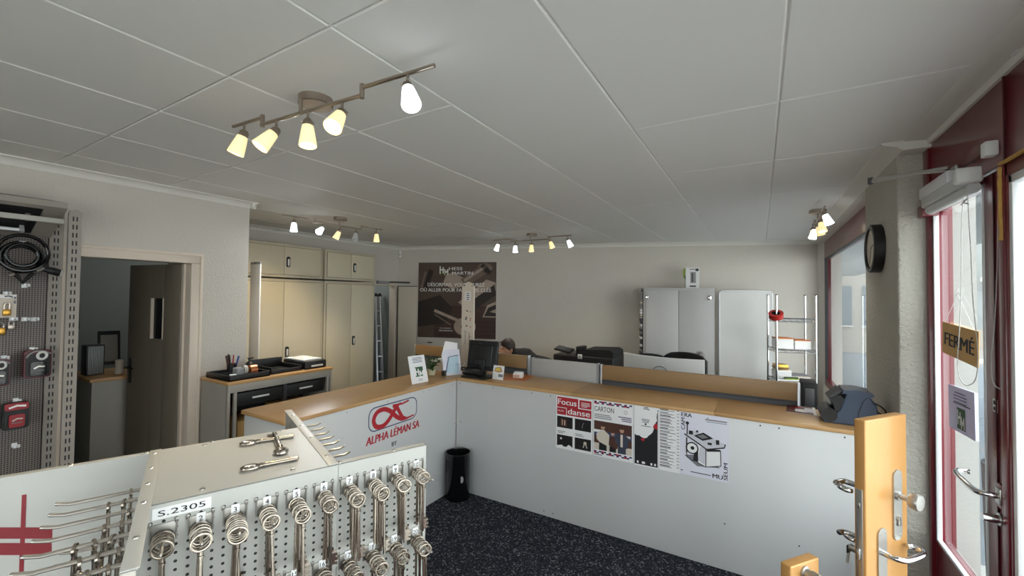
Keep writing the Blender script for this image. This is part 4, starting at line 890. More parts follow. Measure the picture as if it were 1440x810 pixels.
# steel cabinet
off = .44
P0 = onV(905, 405, BA+BN*off, BB+BN*off); P1 = onV(1005, 405, BA+BN*off, BB+BN*off); W = (P1-P0).length; H = 1.91
M0 = frame((P0.x, P0.y, 0), BU)
t = thing('steel_cabinet', 'tall grey two-door steel cabinet with a chrome dial against the back wall', 'cabinet', tuple((P0+P1)/2-BN*.2)[:2]+(0,), math.atan2(BU.y, BU.x))
m = MB(M0); m.box((0, .01, -.42), (W, H, -.004), 'office_grey', .004); m.build('body', t)
for k in range(2):
    a = .03 if k == 0 else W/2+.002; b = W/2-.002 if k == 0 else W-.055
    m = MB(M0); m.box((a, .06, -.006), (b, H-.035, .012), 'office_grey', .003); d = m.build('door', t)
    m = MB(M0); hx = a+.012 if k == 0 else b-.012; m.box((hx-.02, H-.16, .008), (hx+.02, H-.10, .03), 'chrome', .004); m.build('hinge', d)
    if k == 1:
        m = MB(M0 @ Matrix.Translation((a+.27, .99, .012))); m.lathe([(0, 0), (.062, 0), (.062, .012), (.05, .03), (0, .032)], 'chrome', 28); m.lathe([(0, .032), (.02, .032), (.018, .05), (0, .05)], 'brushed', 18); m.build('dial', d)
        m = MB(M0 @ Matrix.Translation((a+.165, .995, .012))); m.lathe([(0, 0), (.026, 0), (.022, .03), (0, .03)], 'chrome', 18); m.build('knob', d)
m = MB(M0)
for k in range(26):
    y = 1.86-k*.036; m.box((-.03-.012*rnd.random(), y-.03, -.20), (-.004, y, -.03), rnd.choice(['paper', 'grey_plastic', 'dark_grey', 'cream_ink']), .002)
m.box((-.012, .9, -.25), (-.002, 1.88, -.02), 'black'); tag(m.build('paper_rack'), 'narrow rack of hanging papers on the left side of the steel cabinet', 'paper rack')
q = onV(964, 403, BA+BN*.3, BB+BN*.3); q2 = onV(983, 403, BA+BN*.3, BB+BN*.3); bw = (q2-q).length; zt = onV(970, 376, BA+BN*.3, BB+BN*.3).z-1.915
t = thing('device_box', 'white box with a green swirl standing on the steel cabinet', 'box', (q.x, q.y, 1.912)); M1 = frame((q.x, q.y, 1.912), (BU.x*.95+BN.x*.2, BU.y*.95+BN.y*.2, 0))
m = MB(M1); m.box((0, 0, -.1), (bw, zt, 0), 'paper', .002); m.rect(bw*.35, zt*.25, bw*.75, zt*.78, 'grey_plastic', .0006); m.rect(bw*.45, zt*.3, bw*.55, zt*.74, 'dark_grey', .001); m.lines(bw*.3, zt*.93, bw*.7, 1, .01, .012, 'grey_ink', .0008, 0); m.rect(bw*.72, zt*.82, bw*.95, zt*.95, 'dark_grey', .0008); m.lines(bw*.3, zt*.13, bw*.75, 1, .01, .018, 'ink', .0008, 0); m.build('carton', t, smooth=False)
m = MB(M1); m.prism([(-.03, zt*.95), (0, zt), (.012, zt*.7), (.0, zt*.45), (.02, zt*.15), (0, 0), (-.012, zt*.05), (-.005, zt*.4), (-.035, zt*.6)], -.09, -.02, 'lime'); m.prism([(-.02, zt*.6), (.004, zt*.62), (.012, zt*.42), (.006, zt*.05), (-.006, zt*.05), (-.004, zt*.4)], -.08, -.01, 'leaf'); m.build('swirl', t)
# whiteboard on a stand
off = .34; P0 = onV(1011, 408, BA+BN*off, BB+BN*off); P1 = onV(1087, 408, BA+BN*off, BB+BN*off); W = (P1-P0).length; zt = P0.z
M0 = frame((P0.x, P0.y, 0), BU)
t = thing('whiteboard', 'white board with rounded corner standing right of the steel cabinet', 'whiteboard', tuple((P0+P1)/2)[:2]+(0,), math.atan2(BU.y, BU.x))
m = MB(M0); m.prism(rrect(.012, .62, W-.012, zt-.012, .045, 6), -.012, .002, 'white'); m.build('board', t)
m = MB(M0); m.tube([(x, y, -.005) for x, y in rrect(.006, .614, W-.006, zt-.006, .05, 6)], .009, 'alu', 10, closed=True); m.build('frame', t)
m = MB(M0)
for x in (.03, W-.03): m.cyl((x, .03, -.03), (x, 1.2, -.03), .014, 'alu', 12); m.tube([(x, .03, -.26), (x, .03, .22)], .016, 'alu', 10); m.cyl((x, 0, .2), (x, .03, .2), .02, 'black', 12); m.cyl((x, 0, -.24), (x, .03, -.24), .02, 'black', 12)
m.build('stand', t)
# wire shelf rack, parallel to the back wall
RW, RD = .42, .27; r0 = onY(1092, 449, 6.0)
RM = Matrix.Identity(4)
for i in range(3): RM[i][0], RM[i][1], RM[i][2], RM[i][3] = BU[i], -BN[i], (0, 0, 1)[i], (r0.x, 6.0, 0)[i]
t = thing('wire_rack', 'chrome wire shelf rack in the corner by the shop window', 'shelf rack', tuple(RM @ V((RW/2, RD/2, 0))), math.atan2(BU.y, BU.x))
for x in (0, RW):
    for y in (0, RD):
        m = MB(RM); m.cyl((x, y, .02), (x, y, 1.82), .0125, 'chrome', 14); m.cyl((x, y, 0), (x, y, .025), .02, 'black', 12); m.cyl((x, y, 1.815), (x, y, 1.825), .013, 'black', 12); m.build('post', t)
SHZ = (1.53, 1.165, .80, .3)
for z in SHZ:
    m = MB(RM)
    for zz in (z, z-.035): m.tube([(0, 0, zz), (RW, 0, zz), (RW, RD, zz), (0, RD, zz)], .0045, 'chrome', 8, closed=True)
    for k in range(12): y = .02+k*(RD-.04)/11; m.cyl((0, y, z+.003), (RW, y, z+.003), .0024, 'chrome', 6)
    m.tube([(i*RW/12, 0, z-.035*(i % 2)) for i in range(13)], .003, 'chrome', 6)
    for x in (0, RW): m.tube([(x, i*RD/8, z-.035*(i % 2)) for i in range(9)], .003, 'chrome', 6)
    m.build('shelf', t)
def stack(name, label, cat, x0, y0, z0, x1, y1, z1, mt, top=None, M=None):
    m = MB(M); n = max(2, int((z1-z0)/.012))
    for k in range(n):
        a = z0+(z1-z0)*k/n; d = rnd.uniform(-.006, .006); m.box((x0+d, y0+d, a), (x1+d, y1+d*.5, a+(z1-z0)/n*.92), mt if k < n-1 or not top else top, .001)
    return tag(m.build(name, smooth=False), label, cat)
z = SHZ[1]+.006
stack('paper_stack', 'white paper stack with an orange top on the middle shelf, left of two', 'paper stack', .03, .04, z, .20, .23, z+.13, 'paper', 'orange', RM)
stack('paper_stack', 'white paper stack with an orange top on the middle shelf, right of two', 'paper stack', .215, .04, z, .385, .23, z+.11, 'paper', 'orange', RM)
m = MB(RM); m.box((.10, -.01, z), (.32, .035, z+.003), 'paper_lilac'); tag(m.build('loose_sheet'), 'loose pale sheet on the front of the middle wire shelf', 'paper')
z = SHZ[2]+.006
stack('paper_stack', 'grey white paper pile on the lowest visible wire shelf, left side', 'paper stack', .03, .045, z, .18, .24, z+.10, 'paper', None, RM)
stack('magazine_pile', 'low magazine pile on the lowest visible wire shelf, right side', 'magazines', .19, .045, z, .38, .24, z+.05, 'cream_ink', 'grey_ink', RM)
m = MB(RM); m.box((.03, .08, z+.104), (.16, .22, z+.165), 'brass', .004); m.box((.025, .075, z+.12), (.165, .225, z+.13), 'dark_grey'); tag(m.build('small_box'), 'small brown and gold box on the paper pile in the wire rack', 'box')
stack('leaflet_pile', 'green and white leaflets fanned at the front of the lowest visible shelf', 'leaflets', .10, .008, z, .24, .038, z+.03, 'lime', 'leaf', RM)
m = MB(RM @ Matrix.Translation((-.01, -.012, 1.575)) @ Matrix.Rotation(R_(28), 4, 'X') @ Matrix.Rotation(R_(-12), 4, 'Y')); m.lathe([(.046, -.03), (.078, -.03), (.078, .03), (.046, .03), (.046, -.03)], 'red_plastic', 32); m.lathe([(.042, -.03), (.047, -.03), (.047, .03), (.042, .03), (.042, -.03)], 'black', 32)
tag(m.build('tape_roll'), 'red tape roll hanging round the left post of the wire rack', 'tape')
xa, xb = onY(1127, 545, 5.6).x, onY(1150, 545, 5.6).x; m = MB(); m.box((xa, 5.60, .5), (xb, 5.9, .86), 'black_matte', .01); m.box((xa+.03, 5.594, .6), (xb-.03, 5.60, .8), 'dark_grey', .002); m.box((xa, 5.62, 0), (xb, 5.88, .5), 'dark_grey', .01); tag(m.build('computer_tower'), 'black office machine on the floor in front of the wire rack', 'office machine')

# screens between the desks
def screen(label, x0, x1, y, zt, wood=True, postR=True, zw=.125):
    t = thing('desk_screen', label, 'desk screen', ((x0+x1)/2, y, 0))
    if wood:
        m = MB(); m.box((x0, y, zt-zw), (x1, y+.035, zt), 'partition_wood', .002); m.build('wood_band', t)
        m = MB(); m.box((x0+.004, y+.006, .05), (x1-.004, y+.03, zt-zw-.012), 'partition_grey', .003); m.build('fabric_panel', t)
        m = MB(); m.box((x0, y-.002, zt-zw-.014), (x1, y+.037, zt-zw), 'dark_grey'); m.build('rail', t)
    else:
        m = MB(); m.box((x0, y, .05), (x1, y+.025, zt), 'office_grey', .004); m.build('panel', t)
    for x in ((x0-.014), x1-.004): m = MB(); m.box((x, y-.006, 0), (x+.018, y+.042, zt+.004), 'alu' if wood else 'grey_plastic', .003); m.build('post', t)
    return t
def sx(px, py, y): return onY(px, py, y).x
screen('long wood topped grey desk screen behind the poster counter', sx(846, 513, 3.6), sx(1122, 540, 3.6), 3.6, 1.167)
screen('plain pale grey desk screen between the two wood topped screens', sx(749, 503, 3.6), sx(840, 512, 3.6), 3.6, 1.173, False)
screen('short wood topped desk screen just right of the black monitor', sx(700, 497, 3.6), sx(742, 501, 3.6), 3.6, 1.188)
screen('short brown desk screen behind the sign holder and plant', sx(584, 485, 4.2), sx(640, 487, 4.2), 4.2, onY(600, 486, 4.2).z)
# desk behind the screens
t = thing('desk', 'office desk behind the screens, mostly hidden', 'desk', (-1.0, 4.1, 0)); m = MB(); m.box((-2.0, 3.68, .70), (.2, 4.5, .73), 'office_grey', .003); m.build('desktop', t); m = MB(); m.box((-1.96, 3.7, 0), (-1.92, 4.45, .7), 'grey_plastic'); m.box((.12, 3.7, 0), (.16, 4.45, .7), 'grey_plastic'); m.build('leg_panel', t)
# curved white monitor seen from behind
q0 = onY(874, 497, 4.25); q1 = onY(989, 508, 4.25)
t = thing('monitor', 'wide curved white monitor seen from behind over the long desk screen', 'monitor', ((q0.x+q1.x)/2, 4.25, .73))
m = MB(); n = 16; x0, x1 = q0.x, q1.x; vs = []; 
for i in range(n+1):
    f = i/n; x = x0+(x1-x0)*f; y = 4.25+.10*(2*f-1)**2; zt_ = q0.z*(1-f)+q1.z*f
    vs += [(x, y-.02, .80), (x, y-.02, zt_-.008), (x, y-.012, zt_), (x, y+.012, zt_), (x, y+.02, zt_-.01), (x, y+.02, .80)]
fs = []
for i in range(n):
    for k in range(6): fs.append((6*i+k, 6*i+6+k, 6*i+6+(k+1) % 6, 6*i+(k+1) % 6))
fs += [tuple(range(5, -1, -1)), tuple(6*n+k for k in range(6))]
m.add(vs, fs, 'plastic_white'); m.build('case', t)
xm = (x0+x1)/2; m = MB(frame((xm, 4.228, 1.03), (1, 0, 0))); m.tube([(.075*math.cos(a*.1963), .075*math.sin(a*.1963), 0) for a in range(32)], .004, 'grey_ink', 6, closed=True); m.build('logo_ring', t)
m = MB(); m.box((xm-.06, 4.27, .735), (xm+.06, 4.31, .95), 'alu', .005); m.box((xm-.18, 4.18, .731), (xm+.18, 4.42, .745), 'alu', .004); m.build('stand', t)
# copier
t = thing('copier', 'black multifunction copier standing in front of the back wall', 'copier', (-2.0, 5.55, 0)); Y = 5.3
c0 = onY(778, 500, Y).x; c1_ = onY(862, 500, Y).x; zc = onY(820, 497, Y).z
m = MB(); m.box((c0, Y, .03), (c1_, Y+.55, zc-.04), 'black', .012, 3); m.box((c0+.02, Y-.004, .3), (c1_-.02, Y, .302), 'dark_grey'); m.box((c0+.02, Y-.004, .55), (c1_-.02, Y, .552), 'dark_grey'); m.build('body', t)
m = MB(frame((c0+.30, Y+.5, zc-.04), (1, 0, 0))); m.prism([(0, 0), (c1_-c0-.31, 0), (c1_-c0-.31, .07), (c1_-c0-.36, .10), (.12, .085), (.03, .05)], 0, .46, 'black_matte'); m.build('document_lid', t)
m = MB(frame((c0, Y+.02, zc+.012), (.9, 0, -.14), y=(.05, .5, .10))); m.box((0, 0, 0), (.24, .16, .025), 'black', .006); m.rect(.03, .03, .15, .13, 'dark_grey', .0258); m.build('control_panel', t)
m = MB(); m.box((c0+.36, Y-.006, zc-.075), (c0+.42, Y, zc-.015), 'plastic_white', .004); m.cyl((c0+.39, Y-.012, zc-.045), (c0+.39, Y, zc-.045), .016, 'grey_plastic', 14); m.build('key_slot', t)
m = MB(); m.box((c0+.25, Y+.2, zc-.03), (c0+.33, Y+.42, zc+.06), 'black', .01); m.build('hinge_block', t)
# office chairs
def chair(label, x, y, rz, zt):
    t = thing('office_chair', label, 'chair', (x, y, 0), rz)
    M0 = Matrix.Translation((x, y, 0)) @ Matrix.Rotation(rz, 4, 'Z')
    m = MB(M0); vs = []; n = 12
    for i in range(n+1):
        f = 2*i/n-1; xx = .235*f; yy = .23-.06*f*f; top = zt-.03*f*f-.035*max(0, abs(f)-.75)*4
        vs += [(xx, yy, .62), (xx, yy, top-.01), (xx, yy+.025, top), (xx, yy+.055, top-.012), (xx, yy+.055, .62)]
    fs = [(5*i+k, 5*i+5+k, 5*i+5+(k+1) % 5, 5*i+(k+1) % 5) for i in range(n) for k in range(5)]+[(4, 3, 2, 1, 0), tuple(5*n+k for k in range(5))]
    m.add(vs, fs, 'black_matte'); m.build('backrest', t)
    m = MB(M0); m.box((-.24, -.24, .44), (.24, .22, .52), 'black_matte', .03, 3); m.build('seat', t)
    m = MB(M0); m.cyl((0, 0, .08), (0, 0, .45), .028, 'black', 14)
    for k in range(5): a = k*1.2566; m.tube([(0, 0, .1), (.28*math.cos(a), .28*math.sin(a), .07)], [.03, .016], 'black', 8); m.sphere((.28*math.cos(a), .28*math.sin(a), .03), .03, 'black', 10)
    m.tube([(0, .1, .45), (0, .26, .5), (0, .27, .75)], .02, 'black', 8); m.build('base', t)
    for s in (-1, 1): m = MB(M0); m.tube(smooth_path([(s*.24, .05, .5), (s*.30, .05, .55), (s*.30, .03, .68), (s*.29, -.12, .70)], 4), .017, 'black', 8); m.build('armrest', t)
    return t
q = onY(957, 495, 4.95); chair('black office chair behind the curved white monitor', q.x, 4.74, R_(-12), q.z)
q = onY(890, 496, 5.5); chair('black office chair left of the steel cabinet, mostly hidden by the white monitor', q.x+.22, 5.40, R_(12), q.z-.01)
# the person bent over the desk
C0 = onY(713, 489, 4.55); hx, hy, hz = C0.x, 4.55, C0.z
pt = thing('person', 'person with dark hair in a black top sitting bent over behind the short desk screen', 'person', (hx+.25, hy+.12, 0))
m = MB(); sk = 'skin'
q = onY(738, 494, 4.62); bk = V((q.x+.02, 4.66, q.z-.11))
hip = V((hx+.42, hy+.25, .665))
m.tube(smooth_path([hip, hip+V((.02, .02, .14)), bk+V((.04, .03, -.1)), bk+V((-.08, -.02, -.0)), V((hx+.10, hy+.05, hz-.12)), V((hx+.04, hy+.02, hz-.07))], 5), [.15]*6+[.16]*5+[.155]*5+[.14, .13, .12, .11, .10]+[.08, .07, .06, .058, .055], sk, 18)
m.sphere((hx, hy, hz), .082, sk, 22, (1, 1.12, 1.2)); m.sphere((hx-.035, hy-.05, hz-.055), .055, sk, 18)       # skull, jaw turned down and left
m.tube([(hx-.05, hy-.08, hz+.0), (hx-.065, hy-.105, hz-.035), (hx-.05, hy-.09, hz-.05)], [.008, .016, .012], sk, 8)   # nose
for s in (-1, 1): m.sphere((hx+.05*s+.03, hy+.01-.03*s, hz-.01), .02, sk, 10, (.6, 1, 1.4))
def arm(sh, el, wr):
    m.tube(smooth_path([sh, el, wr], 5), [.052, .05, .048, .045, .042, .04, .038, .036, .033, .03, .027], sk, 12)
    d = (wr-el).normalized(); sd = d.cross(V((0, 0, 1))).normalized()
    m.tube([wr, wr+d*.05, wr+d*.09], [.026, .036, .032], sk, 10)
    for k, L in enumerate((.062, .075, .07, .055)):
        b = wr+d*.085+sd*(.027-.018*k); m.tube([b, b+d*L*.5+V((0, 0, -.006)), b+d*L+V((0, 0, -.022))], [.0095, .009, .0075], sk, 8)
    b = wr+d*.03+sd*.03; m.tube([b, b+d*.03+sd*.025, b+d*.06+sd*.03], [.011, .010, .008], sk, 8)
arm(V((hx+.10, hy-.10, hz-.20)), V((hx-.02, hy-.28, .80)), V((hx-.22, hy-.30, .76))); arm(V((hx+.22, hy+.22, hz-.20)), V((hx+.12, hy+.30, .82)), V((hx-.12, hy+.18, .76)))
for s in (-1, 1):
    hp_ = hip+V((-.02, .1*s, -.02)); kn = hp_+V((-.42, .04*s, .02)); an = V((kn.x+.02, kn.y, .09))
    m.tube(smooth_path([hp_, kn, an], 5), [.085, .083, .08, .075, .07, .064, .06, .057, .052, .045, .04], sk, 12); m.tube([an+V((.05, 0, -.05)), an+V((-.06, 0, -.05)), an+V((-.18, 0, -.06))], [.035, .04, .028], sk, 10)
body = m.build('body', pt, recalc=True)
m = MB()
for s_ in (-1, 1): m.sphere((hx-.055+.0*s_+.022*s_, hy-.082-.012*s_, hz+.012), .011, 'white', 10); m.sphere((hx-.060+.022*s_, hy-.091-.012*s_, hz+.010), .0055, 'ink', 8); m.tube([(hx-.05+.012*s_, hy-.090-.006*s_, hz+.030), (hx-.048+.034*s_, hy-.086-.02*s_, hz+.028)], .003, 'hair', 6)
m.build('eyes', pt)
m = MB(); m.tube([(hx-.075, hy-.078, hz-.072), (hx-.058, hy-.097, hz-.070), (hx-.030, hy-.098, hz-.074)], .004, 'red_ink', 6); m.build('mouth', pt)
rm = body.modifiers.new('skin_union', 'REMESH'); rm.mode = 'VOXEL'; rm.voxel_size = .009; rm.use_smooth_shade = True
sm = body.modifiers.new('smooth', 'SMOOTH'); sm.iterations = 4
m = MB(); m.sphere((hx+.008, hy+.012, hz+.022), .090, 'hair', 24, (1, 1.12, 1.12))
for k in range(26):
    a = rnd.uniform(0, 6.28); r = rnd.uniform(.03, .075); b = V((hx+r*math.cos(a), hy+r*math.sin(a)*1.1, hz+.08-.4*r)); e = b+V((math.cos(a)*.03-.012, math.sin(a)*.03, rnd.uniform(-.02, .03))); m.tube([b, (b+e)/2+V((0, 0, .008)), e], [.012, .009, .002], 'hair', 6)
h_ = m.build('hair', pt)
m = MB(); m.tube(smooth_path([hip+V((0, 0, -.02)), hip+V((.02, .02, .14)), bk+V((.04, .03, -.1)), bk+V((-.08, -.02, .0)), V((hx+.10, hy+.05, hz-.10)), V((hx+.055, hy+.03, hz-.075))], 5), [.17]*6+[.178]*5+[.172]*5+[.155, .145, .13, .12, .11]+[.10, .092, .085, .08, .074], 'cloth_black', 20)
for pts in ((V((hx+.12, hy-.06, hz-.20)), V((hx-.02, hy-.28, .80)), V((hx-.19, hy-.298, .765))), (V((hx+.24, hy+.2, hz-.20)), V((hx+.12, hy+.30, .82)), V((hx-.09, hy+.195, .768)))):
    m.tube(smooth_path(pts, 5), [.075, .066, .06, .056, .054, .052, .05, .047, .044, .041, .038], 'cloth_black', 12)
m.build('black_top', pt)
t = chair('black office chair under the person bent over the desk', hip.x+.0, hip.y+.02, R_(-80), .86)
# ------------------------------------------------------------------ things on the counter top
def cz(px, py): return onZ(px, py, CT)
def leaning(px0, py0, px1, py1, tilt): a = cz(px0, py0); b = cz(px1, py1); u = (b-a).normalized(); return frame((a.x, a.y, CT+.001), (u.x, u.y, 0), y=(-u.y*tilt, u.x*tilt, 1)), (b-a).length
M0, w = leaning(579.5, 541, 602.5, 536.5, .28); hh = .215
t = thing('sign_holder', 'white leaning sign with a green HM square on the counter wing', 'sign', tuple(M0.translation))
m = MB(M0); m.box((0, 0, -.003), (w, hh*1.1, .0), 'paper', .001); m.rect(w*.30, hh*.26, w*.78, hh*.64, 'green_ink', .0004)
m.hm(w*.29, hh*.24, w*.49, hh*.36, 'paper', .0008); m.lines(w*.2, hh*1.02, w*.85, 4, hh*.06, hh*.022, 'blue_ink', .0004, .3, 'C'); m.lines(w*.4, hh*.16, w*.7, 2, hh*.05, hh*.015, 'grey_ink', .0004, .2, 'C'); m.build('sheet', t, smooth=False, recalc=False)
m = MB(M0); m.box((w*.35, 0, -.01), (w*.65, hh*.5, -.004), 'glass_clear'); m.tube([(w*.5, hh*.6, -.006), (w*.5, .0, -.085)], .004, 'plastic_white', 8); m.build('back_support', t)
q = cz(607, 527); t = thing('potted_plant', 'small green leafy plant in a pale pot behind the leaning sign', 'plant', tuple(q))
m = MB(Matrix.Translation(q)); m.lathe([(0, 0), (.032, 0), (.045, .055), (.041, .055), (.03, .004), (0, .004)], 'pot', 24); m.lathe([(0, .048), (.041, .048)], 'lime', 20); m.build('pot', t)
m = MB(Matrix.Translation(q))
for k in range(34):
    a = k*2.4; r = .02+.06*rnd.random(); zz = .07+.10*rnd.random(); c = V((r*math.cos(a), r*math.sin(a), zz)); u = V((math.cos(a), math.sin(a), rnd.uniform(-.4, .4))).normalized(); s_ = V((-math.sin(a), math.cos(a), 0)); L = .045+.02*rnd.random()
    p = [c, c+u*L*.35+s_*.013+V((0, 0, .006)), c+u*L*.75+s_*.009, c+u*L, c+u*L*.75-s_*.009, c+u*L*.35-s_*.013+V((0, 0, .006))]; m.add(p, [(0, 1, 2, 3), (0, 3, 4, 5)], 'leaf'); m.tube([(0, 0, .05), c*.6+V((0, 0, .02)), c], .0018, 'leaf', 5)
m.build('foliage', t, recalc=False)
q = cz(617, 521); stack('paper_stack', 'stack of papers lying behind the potted plant on the counter', 'paper stack', q.x-.11, q.y-.02, CT+.001, q.x+.10, q.y+.16, CT+.10, 'cream_ink', 'paper')
M0, w = leaning(624, 529, 652, 526, .22)
t = thing('document_holder', 'clear document holder with white and blue papers left of the black monitor', 'document holder', tuple(M0.translation))
m = MB(M0); m.prism([(0, 0), (w*.95, 0), (w*.9, .05), (w*.88, .24), (.04, .24), (.0, .21)], -.006, -.003, 'paper_lilac'); m.prism([(.01, .0), (.0, .19), (.05, .325), (w*.85, .30), (w*.7, .0)], -.02, -.012, 'paper'); m.build('white_paper', t)
m = MB(M0); m.prism([(.03, .03), (.07, .17), (w*.8, .18), (w*.75, .01)], .002, .004, 'paper_blue'); m.stroke([(.025, .03), (.065, .172), (w*.8, .182)], .006, 'blue_ink', .005); m.build('blue_folder', t)
m = MB(M0); m.box((.0, .0, -.05), (.02, .05, .02), 'black', .004); m.box((w*.6, .09, .004), (w*.95, .105, .02), 'glass_clear', .002); m.tube([(w*.85, .04, .006), (w*1.1, .11, .01)], .006, 'grey_plastic', 8); m.build('holder', t)
# black monitor, back towards us
a = cz(655, 531); b = cz(700, 529)
t = thing('monitor', 'black monitor on the counter corner with its back turned', 'monitor', ((a.x+b.x)/2, a.y+.1, CT))
u = (b-a); u.z = 0; u = V((1, .12, 0)).normalized(); Pm = onY(676, 500, 3.26); M0 = frame((Pm.x, 3.26, CT), u, y=(-.05, .16, 1))
m = MB(M0); m.box((-.155, .055, -.035), (.155, .33, .0), 'black', .008, 3); m.box((-.11, .09, .0), (.11, .29, .02), 'black', .014, 3); m.box((-.12, .28, .004), (-.02, .30, .021), 'black_gloss', .003); m.box((-.15, .325, -.034), (.15, .334, -.004), 'dark_grey', .002); m.build('case', t)
m = MB(Matrix.Translation((Pm.x, 3.25, CT))); m.box((-.05, -.01, .01), (.05, .03, .16), 'black', .008); m.box((-.13, -.12, 0), (.14, .10, .014), 'black', .005, 3); m.build('stand', t)
m = MB(frame((Pm.x-.02, 3.165, CT+.018), (1, .05, 0), y=(0, .8, .5))); m.box((-.11, 0, 0), (.10, .07, .03), 'black', .008); m.box((-.02, .03, .03), (.06, .055, .034), 'dark_grey', .003); m.tube(smooth_path([(-.11, .03, .02), (-.15, .06, .03), (-.12, .1, .0), (-.02, .09, .03), (.1, .03, .02), (.14, .04, .03)], 5), .005, 'black_gloss', 8); tag(m.build('card_reader'), 'black card reader with a coiled cable at the foot of the black monitor', 'card reader')
# tall white strip standing behind the monitor
a = onY(650, 473, 3.47); b = onY(667, 473, 3.47); c = onY(655, 403, 3.47)
u = V((1, 0, 0)); w = b.x-a.x; M0 = frame((a.x-.012, 3.47, CT), u, y=((c.x-a.x)*.75, 0, c.z-a.z)); L = (c.z-CT)
t = thing('display_strip', 'tall narrow white strip standing behind the black monitor in front of the poster', 'display strip', (a.x, 3.47, CT))
m = MB(M0); m.box((0, 0, -.02), (w, L, 0), 'cream_ink', .002); m.box((w*.25, L*.83, 0), (w*.75, L*.94, .001), 'plastic_white'); m.lines(w*.4, L*.92, w*.65, 4, .02, .008, 'ink', .0014, .2)
for yy, s in ((.70, .3), (.62, .5), (.60, .6), (.52, .4)): m.rect(w*(.5-s/3), L*yy, w*(.5-s/3)+w*.14, L*yy+.012, 'ink', .0008); m.rect(w*.7, L*yy-.008, w*.78, L*yy+.003, 'red_ink', .0008)
for k in range(12): m.rect(w*.28, L*(.46-.014*k), w*(.34+.06*rnd.random()), L*(.46-.014*k)+.006, 'grey_ink', .0008); m.rect(w*.62, L*(.44-.014*k), w*(.68+.1*rnd.random()), L*(.44-.014*k)+.006, 'ink', .0008)
m.build('board', t, smooth=False)
m = MB(M0); m.prism([(w*.3, L), (w*.7, L), (w*.85, L+.03), (w*.5, L+.05), (w*.25, L+.03)], -.02, 0, 'cream_ink'); m.build('cap', t)
m = MB(); m.box((a.x-.06, 3.43, CT), (a.x+.14, 3.53, CT+.014), 'grey_plastic', .003); m.build('base', t)
# card holder, mat, little box
M0, w = leaning(692, 533, 707, 535, .2)
t = thing('card_holder', 'small white card holder with a yellow picture right of the black monitor', 'card holder', tuple(M0.translation)); hh = .125
m = MB(M0); m.box((0, 0, -.004), (w, hh, 0), 'paper', .001); m.poly([(w*.1, hh*.55), (w*.2, hh*.85), (w*.7, hh*.92), (w*.9, hh*.6), (w*.6, hh*.5)], 'skin_ink', .0006); m.poly([(w*.2, hh*.62), (w*.3, hh*.82), (w*.6, hh*.84), (w*.72, hh*.64)], 'yellow_ink', .001); m.rect(w*.55, hh*.2, w*.95, hh*.4, 'grey_ink', .0006); m.build('picture', t, smooth=False)
m = MB(M0); m.box((-.005, 0, .02), (w*.65, .055, .024), 'glass_clear', .001); m.box((-.03, 0, .01), (-.012, .045, .03), 'glass_clear', .002); m.prism([(w*.1, .005), (w*.55, .0), (w*.62, .06), (w*.25, .07)], .012, .014, 'paper'); m.build('clear_pocket', t)
cs = [cz(*q) for q in ((704, 534), (737, 536), (751, 528.5), (722, 526))]
m = MB(); m.add([(p.x, p.y, CT+.0005) for p in cs]+[(p.x, p.y, CT+.003) for p in cs], [(3, 2, 1, 0), (4, 5, 6, 7), (0, 1, 5, 4), (1, 2, 6, 5), (2, 3, 7, 6), (3, 0, 4, 7)], 'orange'); tag(m.build('counter_mat', smooth=False), 'flat orange mat on the counter top right of the card holder', 'mat')
q = cz(729, 531.5); m = MB(Matrix.Translation((q.x, q.y, CT+.0035)) @ Matrix.Rotation(.3, 4, 'Z')); m.box((-.045, -.03, 0), (.045, .035, .045), 'plastic_white', .006, 3); m.box((-.04, -.025, .045), (.04, .03, .052), 'paper', .004); m.rect(-.03, -.0302, .03, -.0301, 'orange'); m.M = m.M @ frame((-.045, -.0305, 0), (1, 0, 0)); m.rect(.01, .008, .06, .03, 'skin_ink', .0003); tag(m.build('small_box'), 'small white box standing on the orange mat', 'box')
# flyer and blue grey counter machine at the right end
cs = [cz(*q) for q in ((1105, 579), (1149, 585), (1146, 574), (1107, 569.5))]
m = MB(); m.add([(p.x, p.y, CT+.0005) for p in cs]+[(p.x, p.y, CT+.0025) for p in cs], [(3, 2, 1, 0), (0, 1, 5, 4), (1, 2, 6, 5), (2, 3, 7, 6), (3, 0, 4, 7)], 'paper'); m.add([(p.x, p.y, CT+.0025) for p in cs], [(0, 1, 2, 3)], 'maroon')
f_ = lambda a, b: cs[0]*(1-a)*(1-b)+cs[1]*a*(1-b)+cs[2]*a*b+cs[3]*(1-a)*b
def fr(a0, b0, a1, b1, mt, z): m.add([(*f_(a, b).xy, CT+z) for a, b in ((a0, b0), (a1, b0), (a1, b1), (a0, b1))], [(0, 1, 2, 3)], mt)
fr(.3, .2, .7, .55, 'paper', .003); fr(.62, .25, .9, .8, 'paper_lilac', .0032); fr(.2, .65, .5, .85, 'red_ink', .003); fr(.9, .0, 1, 1, 'paper', .003)
tag(m.build('flyer', smooth=False, recalc=False), 'dark red and white flyer lying flat beside the blue grey machine', 'flyer')
a = cz(1155, 588); b = cz(1226, 590); M0 = frame((a.x, 3.20, CT+.001), (1, 0, 0)); w = b.x-a.x
t = thing('counter_machine', 'blue grey counter machine at the far right end of the counter', 'machine', (a.x+w/2, 3.3, CT))
m = MB(M0); m.prism([(.0, 0), (w*.98, 0), (w*1.0, .03), (w*.93, .135), (w*.80, .185), (w*.42, .195), (w*.38, .16), (w*.30, .09), (w*.22, .06), (.0, .045)], -.19, .0, 'device_blue'); o = m.build('body', t)
bv = o.modifiers.new('bevel', 'BEVEL'); bv.width = .008; bv.segments = 3; bv.limit_method = 'ANGLE'
